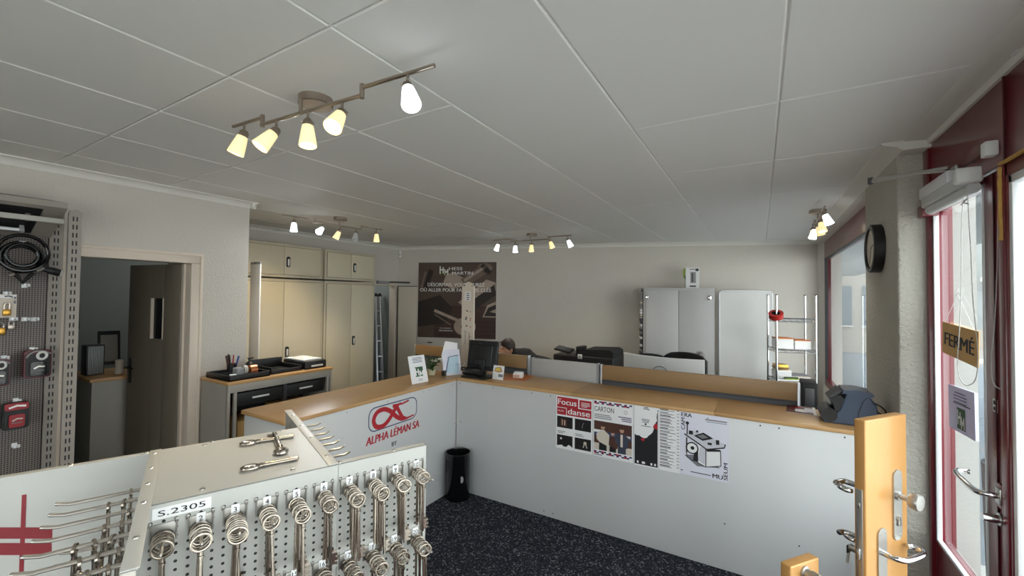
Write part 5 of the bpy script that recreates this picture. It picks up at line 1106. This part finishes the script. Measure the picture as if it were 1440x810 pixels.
m = MB(M0); m.prism([(w*.34, .185), (w*.84, .175), (w*.90, .185), (w*.86, .2), (w*.62, .212), (w*.36, .205)], -.19, .004, 'device_blue'); m.build('top_plate', t)
m = MB(M0); m.prism([(w*.10, .145), (w*.30, .175), (w*.38, .15), (w*.30, .085), (w*.22, .07), (w*.18, .12)], -.17, .002, 'black'); m.prism([(w*.10, .15), (w*.3, .205), (w*.34, .198), (w*.15, .135)], -.17, -.01, 'dark_grey'); m.cyl((w*.10, .05, .004), (w*.10, .05, -.18), .042, 'black', 24); m.build('roll_feeder', t)
m = MB(M0); m.stroke([(w*.60, .0), (w*.62, .08), (w*.70, .15), (w*.80, .183)], .004, 'ink', .002); m.build('seam_line', t)
m = MB(M0); m.tube(smooth_path([(w*.86, .15, .0), (w*1.0, .13, .01), (w*1.08, .10, .0), (w*1.02, .085, -.01), (w*.93, .10, .0)], 6), .004, 'black', 8); m.build('cable', t)
# waste bin
q = V((-2.275, 2.968, 0)); r = .102; M0 = Matrix.Translation(q); ht = .40
m = MB(M0); m.lathe([(0, .006), (r-.004, .006), (r, .012), (r, ht-.006), (r+.003, ht), (r-.002, ht), (r-.005, ht-.01), (r-.005, .012), (0, .01)], 'black_gloss', 48); t = thing('waste_bin', 'round black waste bin in the inner corner of the counter', 'waste bin', tuple(q)); m.build('drum', t)
d = (V((0, 0, 0))-q).normalized(); d = Matrix.Rotation(R_(-5), 3, 'Z') @ d; d2 = Matrix.Rotation(R_(-62), 3, 'Z') @ V((-q.x, -q.y, 0)).normalized()
m = MB(frame((q.x+d.x*(r+.0005), q.y+d.y*(r+.0005), .0), (-d.y, d.x, 0))); m.prism([(x*.9, y) for x, y in arc(.045, .195, .016, 0, 360, 14, .028)], -.012, -.006, 'grey_plastic'); m.build('label_disc', t)
m = MB(frame((q.x+d2.x*(r-.001), q.y+d2.y*(r-.001), .30), (-d2.y, d2.x, 0))); m.prism(arc(0, 0, .02, 0, 360, 14, .05), -.002, .002, 'ink'); m.build('grip_hole', t)
# ================================================================== KEY TOWER (pinwheel of four sheet panels round a square post)
FL = V((-.899, .296, 0)); ANG = R_(67.9); E1 = V((math.cos(ANG), math.sin(ANG), 0)); E2 = V((-E1.y, E1.x, 0)); SQ = .325; WG = .205; TZ = 1.39; PW = SQ+WG; ZB = .12
CTR = FL+(E1+E2)*SQ/2
tower = thing('key_tower', 'white sheet metal key tower with four winged panels full of hooks', 'key display', tuple(CTR), ANG)
TP = .05166
PAN = {}
def panel_frame(k):
    """k = 0 front, 1 right, 2 back, 3 left: origin at the square corner, x along the panel towards its wing, z outward"""
    o = [FL, FL+E1*SQ, FL+E1*SQ+E2*SQ, FL+E2*SQ][k]; x = [E1, E2, -E1, -E2][k]
    return frame((o.x, o.y, 0), tuple(x))
for k in range(4):
    M0 = panel_frame(k); PW = SQ+(.25 if k == 2 else WG)
    m = MB(M0); m.box((0, ZB, -.0015), (PW, TZ, 0), 'sheet'); 
    m.box((0, TZ-.0015, -.018), (PW, TZ, 0), 'sheet'); m.box((PW-.0015, ZB, -.016), (PW, TZ, 0), 'sheet_edge'); 
    if k in (3, 1): m.box((.001, TZ, -.020), (PW, TZ+.002, 0), 'sheet', .0006)
    o = m.build('panel', tower)
    m = MB(M0)   # round perforations around the hook rows
    if k in (0, 1, 3):
        for i in range(31):
            x = .037-TP/3*1+TP/3*i
            if x > PW-.014: continue
            for j in range(36 if k == 0 else 24):
                z = TZ-.031-.0148*j
                if z < ZB+.02 or (i % 3 != 2 and j % 11 in (0, 1, 2) and j > 0 and k == 0 and i % 3 != 1): continue
                m.disc(x, z, .0028, 'black', .0003, 10)
    m.build('perforation', tower, smooth=False, recalc=False) if k in (0, 1, 3) else m.bm.free()
    # flange screws
    for x in ((.03, .13, .22, .31, .44) if k in (3,) else (.06, .21, .33, .45)):
        m = MB(M0); m.M = M0 @ Matrix.Translation((x, TZ+(.002 if k in (1, 3) else 0), -.0095)) @ Matrix.Rotation(-math.pi/2, 4, 'X')
        if k == 0 and x < SQ: m.bm.free(); continue
        m.lathe([(0, .0028), (.0025, .0026), (.0042, .0012), (.0045, 0)], 'steel', 14); m.build('flange_screw', tower)
m = MB(); 
cs = [FL+E1*.002+E2*.002, FL+E1*(SQ-.002)+E2*.002, FL+E1*(SQ-.002)+E2*(SQ-.002), FL+E1*.002+E2*(SQ-.002)]
m.add([(c.x, c.y, TZ-.001) for c in cs]+[(c.x, c.y, TZ+.0005) for c in cs], [(3, 2, 1, 0), (4, 5, 6, 7), (0, 1, 5, 4), (1, 2, 6, 5), (2, 3, 7, 6), (3, 0, 4, 7)], 'sheet')
m.build('top_plate', tower, smooth=False)
for a, b in ((.09, .022), (.24, .022), (.235, .300), (.10, .300)):
    m = MB(); q = FL+E1*a+E2*b; m.M = Matrix.Translation((q.x, q.y, TZ+.0005)); m.lathe([(0, .0032), (.0028, .003), (.0046, .0014), (.0048, 0)], 'steel', 14); m.build('top_screw', tower)
m = MB(Matrix.Translation((CTR.x, CTR.y, 0))); m.lathe([(0, 0), (.26, 0), (.26, .012), (.10, .03), (.035, .05), (.035, ZB+.03), (0, ZB+.03)], 'dark_grey', 40); m.build('turntable_foot', tower)
# red cross mark on the inner face of the back wing
M0 = panel_frame(2); m = MB(M0 @ Matrix.Translation((0, 0, -.0016)))
def wx(px, py):
    p = onV(px, py, (M0[0][3], M0[1][3]), (M0[0][3]-E1.x, M0[1][3]-E1.y)); return (p-M0.translation).dot(-E1), p.z
def wr(x0, y0, x1, y1):
    ps = [wx(*q) for q in ((x0, y0), (x1, y0), (x1, y1), (x0, y1))]; m.poly([(min(p[0], SQ+.247), p[1]) for p in ps], 'mark_red', -.0004)
a, b = wx(34.5, 695); m.rect(a-.0032, ZB+.9, a+.0032, b, 'mark_red', -.0006)
wr(-8, 741, 74, 757); wr(-8, 763, 73, 780)
m.build('red_mark', tower, smooth=False, recalc=False)
# range label
M0 = panel_frame(0); m = MB(M0); m.box((.0215, TZ-.0265, 0), (.1035, TZ-.0075, .0004), 'paper'); m.text('S.2305', .029, TZ-.0217, .0098, 'ink', .0008, width=.066, bold=.008)
m.build('range_label', tower, smooth=False)

# hooks with their number plates (parts of the tower)
ROWZ = [TZ-.031, TZ-.031-.1582]
def hook_plate(k, x, z, num, L):
    M0 = panel_frame(k); m = MB(M0); w = TP*.70
    m.box((x-w/2, z-.034, .001), (x+w/2, z-.003, .0028), 'hook_plate', .0006)
    for s in (-1, 1): m.box((x+s*w/2-.003, z-.006, .0), (x+s*w/2+.002, z+.002, .0032), 'hook_plate', .0006); m.box((x+s*w/2-.001, z-.034, 0), (x+s*w/2+.001, z-.003, .005), 'hook_plate')
    hp = m.build('hook_plate', tower)
    m = MB(M0); yy = z-.020; m.tube([(x, yy, .002), (x, yy-.001, L*.55), (x, yy-.001, L*.86), (x, yy+.004, L)], .0026 if L < .1 else .0034, 'steel', 10); m.sphere((x, yy+.004, L), .0028 if L < .1 else .0036, 'steel', 10); m.build('hook_prong', hp)
    if num:
        m = MB(M0); m.box((x-.0066, z-.0175, .003), (x+.0066, z+.0005, .0036), 'paper'); m.text(str(num), x, z-.0135, .0092, 'ink', .004, align='C', bold=.004); m.build('number_tag', hp, smooth=False)
    return M0 @ V((x, yy, 0))
# one key, copied (mesh data shared): ring bow, collar, round shaft, toothed bit
def make_key(rb, L, nm):
    m = MB(); n = 28; w_, t_ = rb*.22, .0018
    vs = []; fs = []
    prof = [(rb-w_, -t_), (rb-w_*.5, -t_*1.25), (rb, -t_), (rb, t_), (rb-w_*.5, t_*1.25), (rb-w_, t_)]; q = len(prof)
    for i in range(n):
        a = 2*math.pi*i/n
        for r, z in prof: vs.append((r*math.cos(a), z, r*.92*math.sin(a)))
    fs = [(i*q+k, i*q+(k+1) % q, ((i+1) % n)*q+(k+1) % q, ((i+1) % n)*q+k) for i in range(n) for k in range(q)]
    m.add(vs, fs, 'key_steel')
    z0 = -rb*.92+.001
    m.tube([(0, 0, z0), (0, 0, z0-.006), (0, 0, z0-.0065), (0, 0, z0-.010), (0, 0, z0-.0105), (0, 0, -L)], [.0036, .0036, .0048, .0048, .0030, .0030], 'key_steel', 10)
    bt = [(.002, -L+.026), (.0125, -L+.026), (.0125, -L+.021), (.009, -L+.021), (.009, -L+.017), (.0135, -L+.017), (.0135, -L+.012), (.0075, -L+.012), (.0075, -L+.008), (.0125, -L+.008), (.0125, -L+.004), (.002, -L+.004)]
    k = len(bt); vs = [(x, -.0013, z) for x, z in bt]+[(x, .0013, z) for x, z in bt]
    m.add(vs, [tuple(range(k)), tuple(range(2*k-1, k-1, -1))]+[(i, (i+1) % k, k+(i+1) % k, k+i) for i in range(k)], 'key_steel')
    o = m.build(nm, base=(0, 0, 0)); COL.objects.unlink(o); return o
KEYS = {s: make_key(*a, 'key') for s, a in dict(L=(.0162, .122), M=(.0152, .120), S=(.0105, .085), B=(.0085, .055)).items()}
def hang(k, P, kind, dist, label, grp, swing=0., yaw=0., side=0.):
    """hang a key on the prong that starts at P and points along the panel normal"""
    M0 = panel_frame(k); nrm = V((M0[0][2], M0[1][2], 0)); rb = {'L': .0162, 'M': .0152, 'S': .0105, 'B': .0085}[kind]
    c = P+nrm*dist+V((0, 0, -(rb*.78*.92-.0035)))
    x = V((M0[0][0], M0[1][0], 0)); y = x.cross(V((0, 0, 1)))            # key y axis along the prong
    R = Matrix.Identity(4)
    for i in range(3): R[i][0], R[i][1], R[i][2] = x[i], -y[i], (0, 0, 1)[i]
    piv = Matrix.Translation((0, 0, rb*.7))
    o = KEYS[kind].copy(); COL.objects.link(o); o.name = 'key'
    o.matrix_world = Matrix.Translation(c) @ R @ piv @ Matrix.Rotation(yaw, 4, 'Z') @ Matrix.Rotation(swing, 4, 'X') @ Matrix.Rotation(side, 4, 'Y') @ piv.inverted()
    WMS[o] = o.matrix_world.copy(); return tag(o, label, 'key', grp)
CNT = [4, 5, 8, 5, 6, 5, 6, 7, 5, 4]; CNT2 = [0, 0, 0, 0, 5, 5, 6, 6, 5, 5]
KND = ['L', 'L', 'L', 'M', 'M', 'M', 'M', 'M', 'M', 'M']
for r in range(2):
    for i in range(10):
        num = i+1+10*r; tg = None if num == 1 else num
        P = hook_plate(0, .037+TP*i, ROWZ[r], tg, .088)
        n = (CNT, CNT2)[r][i]; step = min(.0115, .066/max(1, n))
        name = 'the unnumbered first hook' if num == 1 else 'hook %d' % num
        for q in range(n):
            d = .010+step*q; nth = ORD[n-1-q] if n-1-q < 7 else 'rearmost'
            hang(0, P, KND[i], d, 'steel ring-bow key on %s of the front panel, %s' % (name, nth), 'keys on the front panel hooks', swing=rnd.uniform(-.10, .02), yaw=rnd.uniform(-.25, .25), side=rnd.uniform(-.03, .03))
# hooks of the left panel (pointing away to the left) and of the right panel
ordw = ['first', 'second', 'third', 'fourth', 'fifth', 'sixth', 'seventh', 'eighth', 'ninth', 'tenth']
LC = [0, 1, 2, 1, 2, 3, 3, 2, 2, 1]
for i in range(10):
    P = hook_plate(3, .037+TP*i, ROWZ[0], None, .13) if i else None
    for q in range(LC[i]):
        hang(3, P, 'S', .018+.022*q+.006*(i % 3), 'steel key on left panel upper row, %s hook from back, %s from panel' % (ordw[i], ordw[q]), 'keys on the left panel hooks', yaw=rnd.uniform(-.3, .3), swing=rnd.uniform(-.05, .05))
    P = hook_plate(3, .037+TP*i, ROWZ[1]+.04, None, .13)
    for q in range(2 if i > 1 else 0):
        hang(3, P, 'B', .02+.03*q+.008*(i % 2), 'steel key on left panel lower row, %s hook from back, %s from panel' % (ordw[i], ordw[q]), 'keys on the left panel hooks', yaw=rnd.uniform(-.3, .3), swing=0)
for i in range(10):
    P = hook_plate(1, .037+TP*i, ROWZ[0], None, .080)
    if i < 4:
        for q in range(2):
            hang(1, P, 'B', .012+.02*q, 'short steel key on right panel, %s hook from the front, %s from panel' % (ordw[i], ordw[q]), 'keys on the right panel hooks', yaw=rnd.uniform(-.5, .5))
# show keys fixed flat on the top plate
def flat_key(p, d, L, rb, label, r=.0042):
    d = V((*d, 0)).normalized(); z = TZ+.0055; t = thing('show_key', label, 'key', (p.x, p.y, TZ)); sd = V((-d.y, d.x, 0))
    c = V((p.x, p.y, z)); m = MB(); m.tube([c+(d*math.cos(a)*rb*1.15+sd*math.sin(a)*rb*.85) for a in [i*math.pi/16 for i in range(32)]], r*.8, 'key_steel', 10, closed=True); m.tube([c-d*rb*.3, c+sd*rb*.3, c+d*rb*.5, c-sd*rb*.3, c-d*rb*.3], r*.4, 'key_steel', 8); m.build('bow', t)
    m = MB(); a = c+d*rb*1.1; rs = [r, r*1.3, r*1.3, r*1.05, r*1.3, r*1.05, r, r, r*.9]; m.tube([a+d*L*f for f in (0, .04, .09, .10, .13, .15, .2, .8, 1)], rs, 'key_steel', 14); m.build('shaft', t)
    m = MB(frame(tuple(a+d*L*.78), tuple(d), y=tuple(sd))); m.prism([(0, 0), (0, .016), (.006, .016), (.006, .010), (.012, .010), (.012, .017), (.02, .017), (.02, 0)], -.0015, .0015, 'key_steel'); m.build('bit', t)
    return t
a = onZ(349, 626, TZ); b = onZ(415, 616, TZ); flat_key(a, (b-a).xy, (b-a).length-.018, .013, 'large steel key lying at the back of the tower top plate')
a = onZ(352, 661, TZ); b = onZ(420, 648, TZ); flat_key(a, (b-a).xy, (b-a).length-.018, .013, 'large steel key lying at the front of the tower top plate')
a = onZ(395, 638, TZ); b = onZ(386, 613, TZ+.0); flat_key(a, (b-a).xy, (b-a).length-.01, .013, 'steel key lying crosswise between the two large keys on the tower top', .006)

# ================================================================== GOLD DOOR SAMPLES
GU = V((.606, .796, 0)).normalized(); GV = V((-GU.y, GU.x, 0))
def gold(label, corner, w, zt, z0, th):
    t = thing('door_sample', label, 'door sample', (corner.x, corner.y, z0), math.atan2(GU.y, GU.x))
    M0 = frame((corner.x, corner.y, 0), tuple(GU))       # z = outward towards the camera side
    m = MB(M0); m.box((0, z0, -th), (w, zt, 0), 'gold', .005, 3); m.build('slab', t)
    return t, M0
G0 = V((.311, 1.874, 0)); th = .036; GW = .248
gt, GM = gold('tall gold door sample panel with plates, knob and lever near the glass door', G0, GW, 1.34, .03, th)
m = MB(GM); m.box((-.01, 0, -.14), (GW+.06, .03, .10), 'dark_grey', .006); m.build('foot', gt)
m = MB(GM); m.box((-.0035, .62, -th+.007), (.001, 1.10, -.009), 'brushed', .001); m.box((-.006, 1.035, -th+.014), (0, 1.055, -.016), 'chrome', .002); m.box((-.012, .86, -th+.012), (-.003, .90, -.014), 'chrome', .003); m.box((-.004, .70, -th+.012), (-.0032, .78, -.012), 'black'); m.build('lock_front', gt)
def gxy(px, py):
    p = onV(px, py, (G0.x, G0.y), (G0.x+GU.x, G0.y+GU.y)); return (p-G0).dot(GU), p.z
def plate(M0, x, z0, z1, w, par):
    m = MB(M0); m.prism(rrect(x-w/2, z0, x+w/2, z1, w*.48, 7), 0, .005, 'brushed')
    for zz in (z0+.018, z1-.018):
        for s in (-.3, .3): m.M = M0 @ Matrix.Translation((x+s*w, zz, .005)); m.lathe([(0, .0012), (.003, .0008), (.0034, 0)], 'steel', 10)
    return m.build('handle_plate', par)
(x1, zt), (x2, zb) = gxy(1260.5, 660), gxy(1261, 759); xp = (x1+x2)/2; PWD = abs(gxy(1267, 710)[0]-gxy(1255.5, 710)[0])
hp = plate(GM, xp, zb, zt, PWD, gt)
kz = gxy(1261, 696)[1]
m = MB(GM @ Matrix.Translation((xp, kz, .005))); m.lathe([(0, 0), (.016, 0), (.016, .006), (.0095, .008), (.0095, .026), (.016, .030), (.027, .038), (.029, .056), (.026, .063), (.0, .065)], 'brushed', 32); m.build('knob', hp)
cz_ = gxy(1261, 728)[1]; m = MB(GM @ Matrix.Translation((xp, cz_, .005))); m.lathe([(0, 0), (.011, 0), (.011, .006), (0, .006)], 'steel', 20); m.box((-.0085, -.026, 0), (.0085, 0, .005), 'steel', .002); m.box((-.0012, -.006, .006), (.0012, .006, .0064), 'black'); m.build('cylinder', hp)
(x1, zt), (x2, _) = gxy(1239, 742), gxy(1239, 800); xp2 = x1; w2 = abs(gxy(1244.5, 770)[0]-gxy(1232.5, 770)[0])
hp2 = plate(GM, xp2, zt-.235, zt, w2, gt)
lz = gxy(1238, 777)[1]
def bow(M0, x, z, par, L=.13, mt='chrome', sgn=1, n='lever'):
    m = MB(M0);     pts = [(x, z, .004), (x, z, .03), (x+.006, z, .047), (x+.03, z-.002, .058), (x+L*.6, z-.004, .060), (x+L*.9, z-.004, .056), (x+L, z-.002, .040), (x+L-.004, z, .020), (x+L-.02, z, .012)]
    m.tube(smooth_path(pts, 6), .0095, mt, 14); return m.build(n, par)
bow(GM, xp2, lz, hp2, .15)
BK = frame((G0.x-GV.x*0+GV.x*th, G0.y+GV.y*th, 0), tuple(-GU))      # back face of the slab
# levers and key on the far side
def backlever(px, py, par, L):
    """bow lever on the far face near the slab's left edge, reaching out beyond it"""
    p = onV(px, py, (G0.x+GV.x*(th+.05), G0.y+GV.y*(th+.05)), (G0.x+GV.x*(th+.05)+GU.x, G0.y+GV.y*(th+.05)+GU.y)); x = (p-G0).dot(-GU); z = p.z
    m = MB(BK); pts = [(-.035, z+.006, .0), (-.035, z+.006, .035), (-.028, z+.006, .05), (x*.5, z+.004, .056), (x-.012, z, .054), (x, z-.004, .042), (x-.002, z-.008, .022), (x-.014, z-.009, .014)]
    m.tube(smooth_path(pts, 6), .0095, 'chrome', 14); return m.build('lever', par)
backlever(1178, 681, gt, .1); backlever(1187, 750, gt, .1)
m = MB(BK); zk = onV(1196, 795, (G0.x, G0.y), (G0.x+GU.x, G0.y+GU.y)).z; m.cyl((-.03, zk, 0), (-.03, zk, .03), .012, 'brushed', 18); m.box((-.034, zk-.02, .03), (-.014, zk+.008, .034), 'black', .002); m.tube([(-.024, zk-.02, .032), (-.02, zk-.055, .034)], .004, 'steel', 8); m.build('cylinder_key', gt)
G2 = V((.087, 1.707, 0)); gt2, GM2 = gold('short gold door sample panel with round knob, left of the tall one', G2, .146, .86, .03, .037)
m = MB(GM2); m.box((-.04, 0, -.13), (.152, .03, .09), 'dark_grey', .006); m.build('foot', gt2)
q = onV(1131, 804, (G2.x, G2.y), (G2.x+GU.x, G2.y+GU.y)); x = (q-G2).dot(GU); m = MB(GM2 @ Matrix.Translation((x, q.z, 0))); m.lathe([(0, 0), (.021, 0), (.021, .006), (.015, .008), (.015, .012), (.017, .022), (.017, .05), (.014, .054), (0, .054)], 'brushed', 28)
for k in range(24): a = k*.2618; m.box((.017*math.cos(a)-.001, .017*math.sin(a)-.001, .022), (.017*math.cos(a)+.001, .017*math.sin(a)+.001, .05), 'steel')
m.build('knob', gt2)
m = MB(GM2); m.box((-.004, .55, -.034), (.001, .80, -.004), 'dark_grey', .001); m.build('lock_front', gt2)

# ================================================================== ENTRANCE FITTINGS
# clock on the pillar
q = onX(1231, 346, .60); cy = 3.455; M0 = frame((.652, cy, q.z), (0, -1, 0)); r = .152
t = thing('wall_clock', 'round black wall clock on the pillar by the shop window', 'clock', (.652, cy, q.z-r))
m = MB(M0); m.lathe([(0, 0), (r, 0), (r, .05), (r-.004, .054), (r-.026, .054), (r-.028, .040), (0, .040)], 'black', 56); m.build('case', t)
m = MB(M0); m.lathe([(0, .042), (r-.028, .042)], 'cream_ink', 48)
for k in range(12): a = R_(30*k); m.stroke([((r-.05)*math.sin(a), (r-.05)*math.cos(a)), ((r-.036)*math.sin(a), (r-.036)*math.cos(a))], .005, 'ink', .0425)
m.build('dial', t, smooth=False)
for nm, a, L, w in (('hour_hand', 70, .06, .007), ('minute_hand', 200, .095, .005)): m = MB(M0); m.prism([(L*math.sin(R_(a))+w*.3*math.cos(R_(a)), L*math.cos(R_(a))-w*.3*math.sin(R_(a))), (w*.5*math.cos(R_(a)), -w*.5*math.sin(R_(a))), (-w*.5*math.cos(R_(a)), w*.5*math.sin(R_(a))), (L*math.sin(R_(a))-w*.3*math.cos(R_(a)), L*math.cos(R_(a))+w*.3*math.sin(R_(a)))], .044, .0455, 'ink'); m.build(nm, t)
# door closer
t = thing('door_closer', 'silver door closer with a long folded arm above the glass door', 'door closer', (.75, 2.9, 2.27))
b0 = onX(1303, 279, .745); b1 = onX(1341, 247, .745)
m = MB(); m.box((.722, b1.y-.0, b0.z-.005), (.782, b0.y+.03, b0.z+.055), 'alu_white', .006); m.cyl((.75, b1.y+.08, b0.z+.055), (.75, b1.y+.08, b0.z+.075), .014, 'dark_grey', 14); m.build('body', t)
# arm: from the body out into the room to the elbow, then back to the head of the frame
el = onZ(1224, 256, b0.z+.085); rt_ = onX(1338, 240, .757)
m = MB(); p = V((.75, b1.y+.08, b0.z+.085)); m.tube([p, el], .009, 'brushed', 10); m.build('main_arm', t)
m = MB(); m.tube([el+V((0, 0, .012)), (el+rt_)/2+V((0, 0, .012)), rt_], [.006, .006, .005], 'brushed', 10); m.cyl(el+V((0, 0, -.012)), el+V((0, 0, .022)), .011, 'dark_grey', 14); m.box((rt_.x-.004, rt_.y-.06, rt_.z-.012), (rt_.x+.008, rt_.y+.02, rt_.z+.012), 'brushed', .003); m.build('fore_arm', t)
# rolled blind along the head of the door
t = thing('roller_blind', 'rolled pale blind with bead chains along the top of the glass door', 'blind', (.73, 2.7, 2.2))
c0 = onX(1303, 288, .745); c1 = onX(1366, 247, .745)
m = MB(); m.box((.722, c1.y, c0.z-.02), (.764, c0.y, c0.z+.035), 'blind', .010, 3); m.cyl((.752, c1.y, c0.z-.035), (.752, c0.y-.03, c0.z-.035), .022, 'blind', 24); m.build('cassette', t)
m = MB(); m.box((.690, c1.y-.035, c0.z-.02), (.772, c1.y+.012, c0.z+.045), 'plastic_white', .012, 3); m.build('end_cap', t)
def chain(name, label, pts, par=None):
    P = smooth_path(pts, 10); out = [P[0]]; acc = 0; st = .0075
    for a, b in zip(P[:-1], P[1:]):
        L = (b-a).length; d = (b-a)/L if L else V((0, 0, 0)); s = st-acc
        while s < L: out.append(a+d*s); s += st
        acc = L-(s-st) if L else acc
    m = MB(); m.tube(P, .0009, 'plastic_white', 5)
    base = bmesh.new(); bmesh.ops.create_icosphere(base, subdivisions=1, radius=.0026); vs = [v.co.copy() for v in base.verts]; fs = [[v.index for v in f.verts] for f in base.faces]; base.free()
    for p in out: m.add([p+v for v in vs], fs, 'plastic_white')
    o = m.build(name, par)
    return o
def cp(px, py, X=.745): return onX(px, py, X)
top = cp(1360, 258)
chain('bead_chain', '', [cp(1357, 258), cp(1352.5, 310), cp(1352, 380), cp(1350, 450), cp(1346.5, 505), cp(1349, 530), cp(1359, 542), cp(1371, 535), cp(1375, 510), cp(1374, 480), cp(1368, 420), cp(1365, 350), cp(1362.5, 310), cp(1360, 258)], t)
m = MB(); k1 = cp(1357, 283); m.tube(smooth_path([cp(1352, 288), k1, cp(1361, 279), cp(1355, 284), cp(1362, 287)], 5), .003, 'plastic_white', 8); m.build('chain_knot', t)
o = chain('bead_chain', '', [cp(1405, 282, .775), cp(1403.5, 300, .775), cp(1402, 380, .775), cp(1398.5, 460, .775), cp(1394.5, 500, .775), cp(1395, 530, .775), cp(1400, 543, .775), cp(1408, 547, .775), cp(1416, 547, .775)]); tag(o, 'loose white bead chain hanging down the red lock stile', 'bead chain')
# alarm contact with its cable
q = onX(1397, 207, .757); m = MB(); m.box((.728, q.y-.022, q.z-.035), (.766, q.y+.022, q.z+.022), 'plastic_white', .006)
m.build  # contact body
o = m.build('alarm_contact'); tag(o, 'small white alarm contact box on the red fascia', 'alarm contact')
a, b = onX(1388, 212, .760), onX(1342, 244, .760); m = MB(); m.tube([a, (a+b)/2, b], .003, 'red_dark', 6); tag(m.build('cable'), 'dark cable running from the white contact box towards the door closer', 'cable')
q = onX(1437, 66, .757); m = MB(); m.box((.735, q.y-.03, q.z-.02), (.766, q.y+.02, q.z+.02), 'plastic_white', .006); tag(m.build('ceiling_sensor'), 'small white fitting at the photo edge under the right cornice', 'fitting')
# FERME sign hung on a string
a, b = onX(1325, 495, .79), onX(1375.5, 518, .79); tl = onX(1325.5, 452, .79); u = (b-a).normalized(); w = (b-a).length; M0 = frame(tuple(a), tuple(u)); hh = (tl-a).length
t = thing('closed_sign', 'brown cardboard FERMÉ sign hanging on a string in the glass door', 'sign', tuple(a))
m = MB(M0); m.box((0, 0, -.003), (w, hh, .001), 'cardboard_lit', .001); m.text('FERMÉ', w*.5, hh*.30, hh*.40, 'ink', .0016, width=w*.82, bold=.06, align='C'); m.build('board', t, smooth=False)
tr = a+u*w+V((0, 0, hh)); nail = onX(1347, 414, .797); m = MB(); m.tube([tl+V((0, 0, -.01))+u*.02, nail, tr+V((0, 0, -.01))-u*.02], .0012, 'plastic_white', 6); m.tube([nail+V((0, .004, 0)), nail+V((0, -.012, .012)), nail+V((0, -.004, .028)), nail+V((0, .008, .014)), nail], .0012, 'plastic_white', 6); m.build('string', t)
m = MB(); m.M = aim(tuple(nail), (-1, 0, 0)); m.lathe([(0, .006), (.012, .003), (.014, -.006), (0, -.006)], 'glass_clear', 18); m.tube([(0, 0, .004), (0, -.006, .01), (0, -.012, .006)], .0015, 'steel', 6); tag(m.build('suction_hook'), 'clear suction hook on the door glass holding the cardboard sign', 'hook')
# lilac notice
a, b = onX(1335, 600, .80), onX(1372, 621, .80); tl = onX(1333.5, 540, .80); tr = onX(1373.5, 552, .80)
u = (b-a).normalized(); w = (b-a).length; M0 = frame(tuple(a), tuple(u)); hh = tl.z-a.z
m = MB(M0); m.box((0, 0, -.001), (w, hh, 0), 'paper_violet'); m.rect(w*.34, hh*.08, w*.66, hh*.55, 'green_ink', .0005); m.hm(w*.36, hh*.10, w*.27, hh*.40, 'paper', .0009)
m.lines(w*.15, hh*.88, w*.8, 4, hh*.07, hh*.018, 'purple_ink', .0005, .4, 'C'); m.rect(w*.2, hh*.62, w*.85, hh*.64, 'ink', .0005); tag(m.build('notice', smooth=False, recalc=False), 'lilac paper notice with an HM square stuck on the door glass', 'notice')
# white paper bin outside
m = MB(Matrix.Translation((1.25, 3.45, -.06))); m.lathe([(0, 0), (.14, 0), (.16, .9), (.15, .9), (.13, .02), (0, .02)], 'black', 28); tag(m.build('street_bin'), 'dark bin outside behind the glass door', 'bin')

# ================================================================== LIGHT
wd = bpy.data.worlds.new('sky'); SC.world = wd; wd.use_nodes = True; nt = wd.node_tree; bg = nt.nodes['Background']
tc = nd(nt, 'ShaderNodeTexCoord'); sp = nd(nt, 'ShaderNodeSeparateXYZ'); nt.links.new(tc.outputs['Generated'], sp.inputs[0])
cr = nd(nt, 'ShaderNodeValToRGB'); e = cr.color_ramp.elements; e[0].position = 0; e[0].color = (.58, .59, .61, 1); e[1].position = 1; e[1].color = (.93, .96, 1., 1)
nt.links.new(sp.outputs[2], cr.inputs[0]); nt.links.new(cr.outputs[0], bg.inputs[0]); bg.inputs[1].default_value = 3.2
sl = bpy.data.lights.new('sun', 'SUN'); sl.energy = 8; sl.angle = R_(1); sl.color = (1, .96, .9); so = bpy.data.objects.new('sun', sl); COL.objects.link(so); so.rotation_euler = (0, R_(-33), R_(10))
bl = bpy.data.lights.new('back_room_fill', 'POINT'); bl.energy = 4; bl.shadow_soft_size = .12; bo = bpy.data.objects.new('back_room_fill', bl); COL.objects.link(bo); bo.location = (-5.9, 2.6, 2.35)  # fill light added to lift the dark back room, no fixture
b2 = bpy.data.objects.new('store_room_fill', bl.copy()); b2.data.energy = 4; COL.objects.link(b2); b2.location = (-6.3, 4.85, 2.35)  # same added fill for the store room
SC.cycles.max_bounces = 14; SC.cycles.diffuse_bounces = 9; SC.cycles.transparent_max_bounces = 12
SC.view_settings.view_transform = 'Standard'; SC.view_settings.look = 'None'; SC.view_settings.gamma = 1; SC.view_settings.use_curve_mapping = False
SC.view_settings.exposure = 1.2
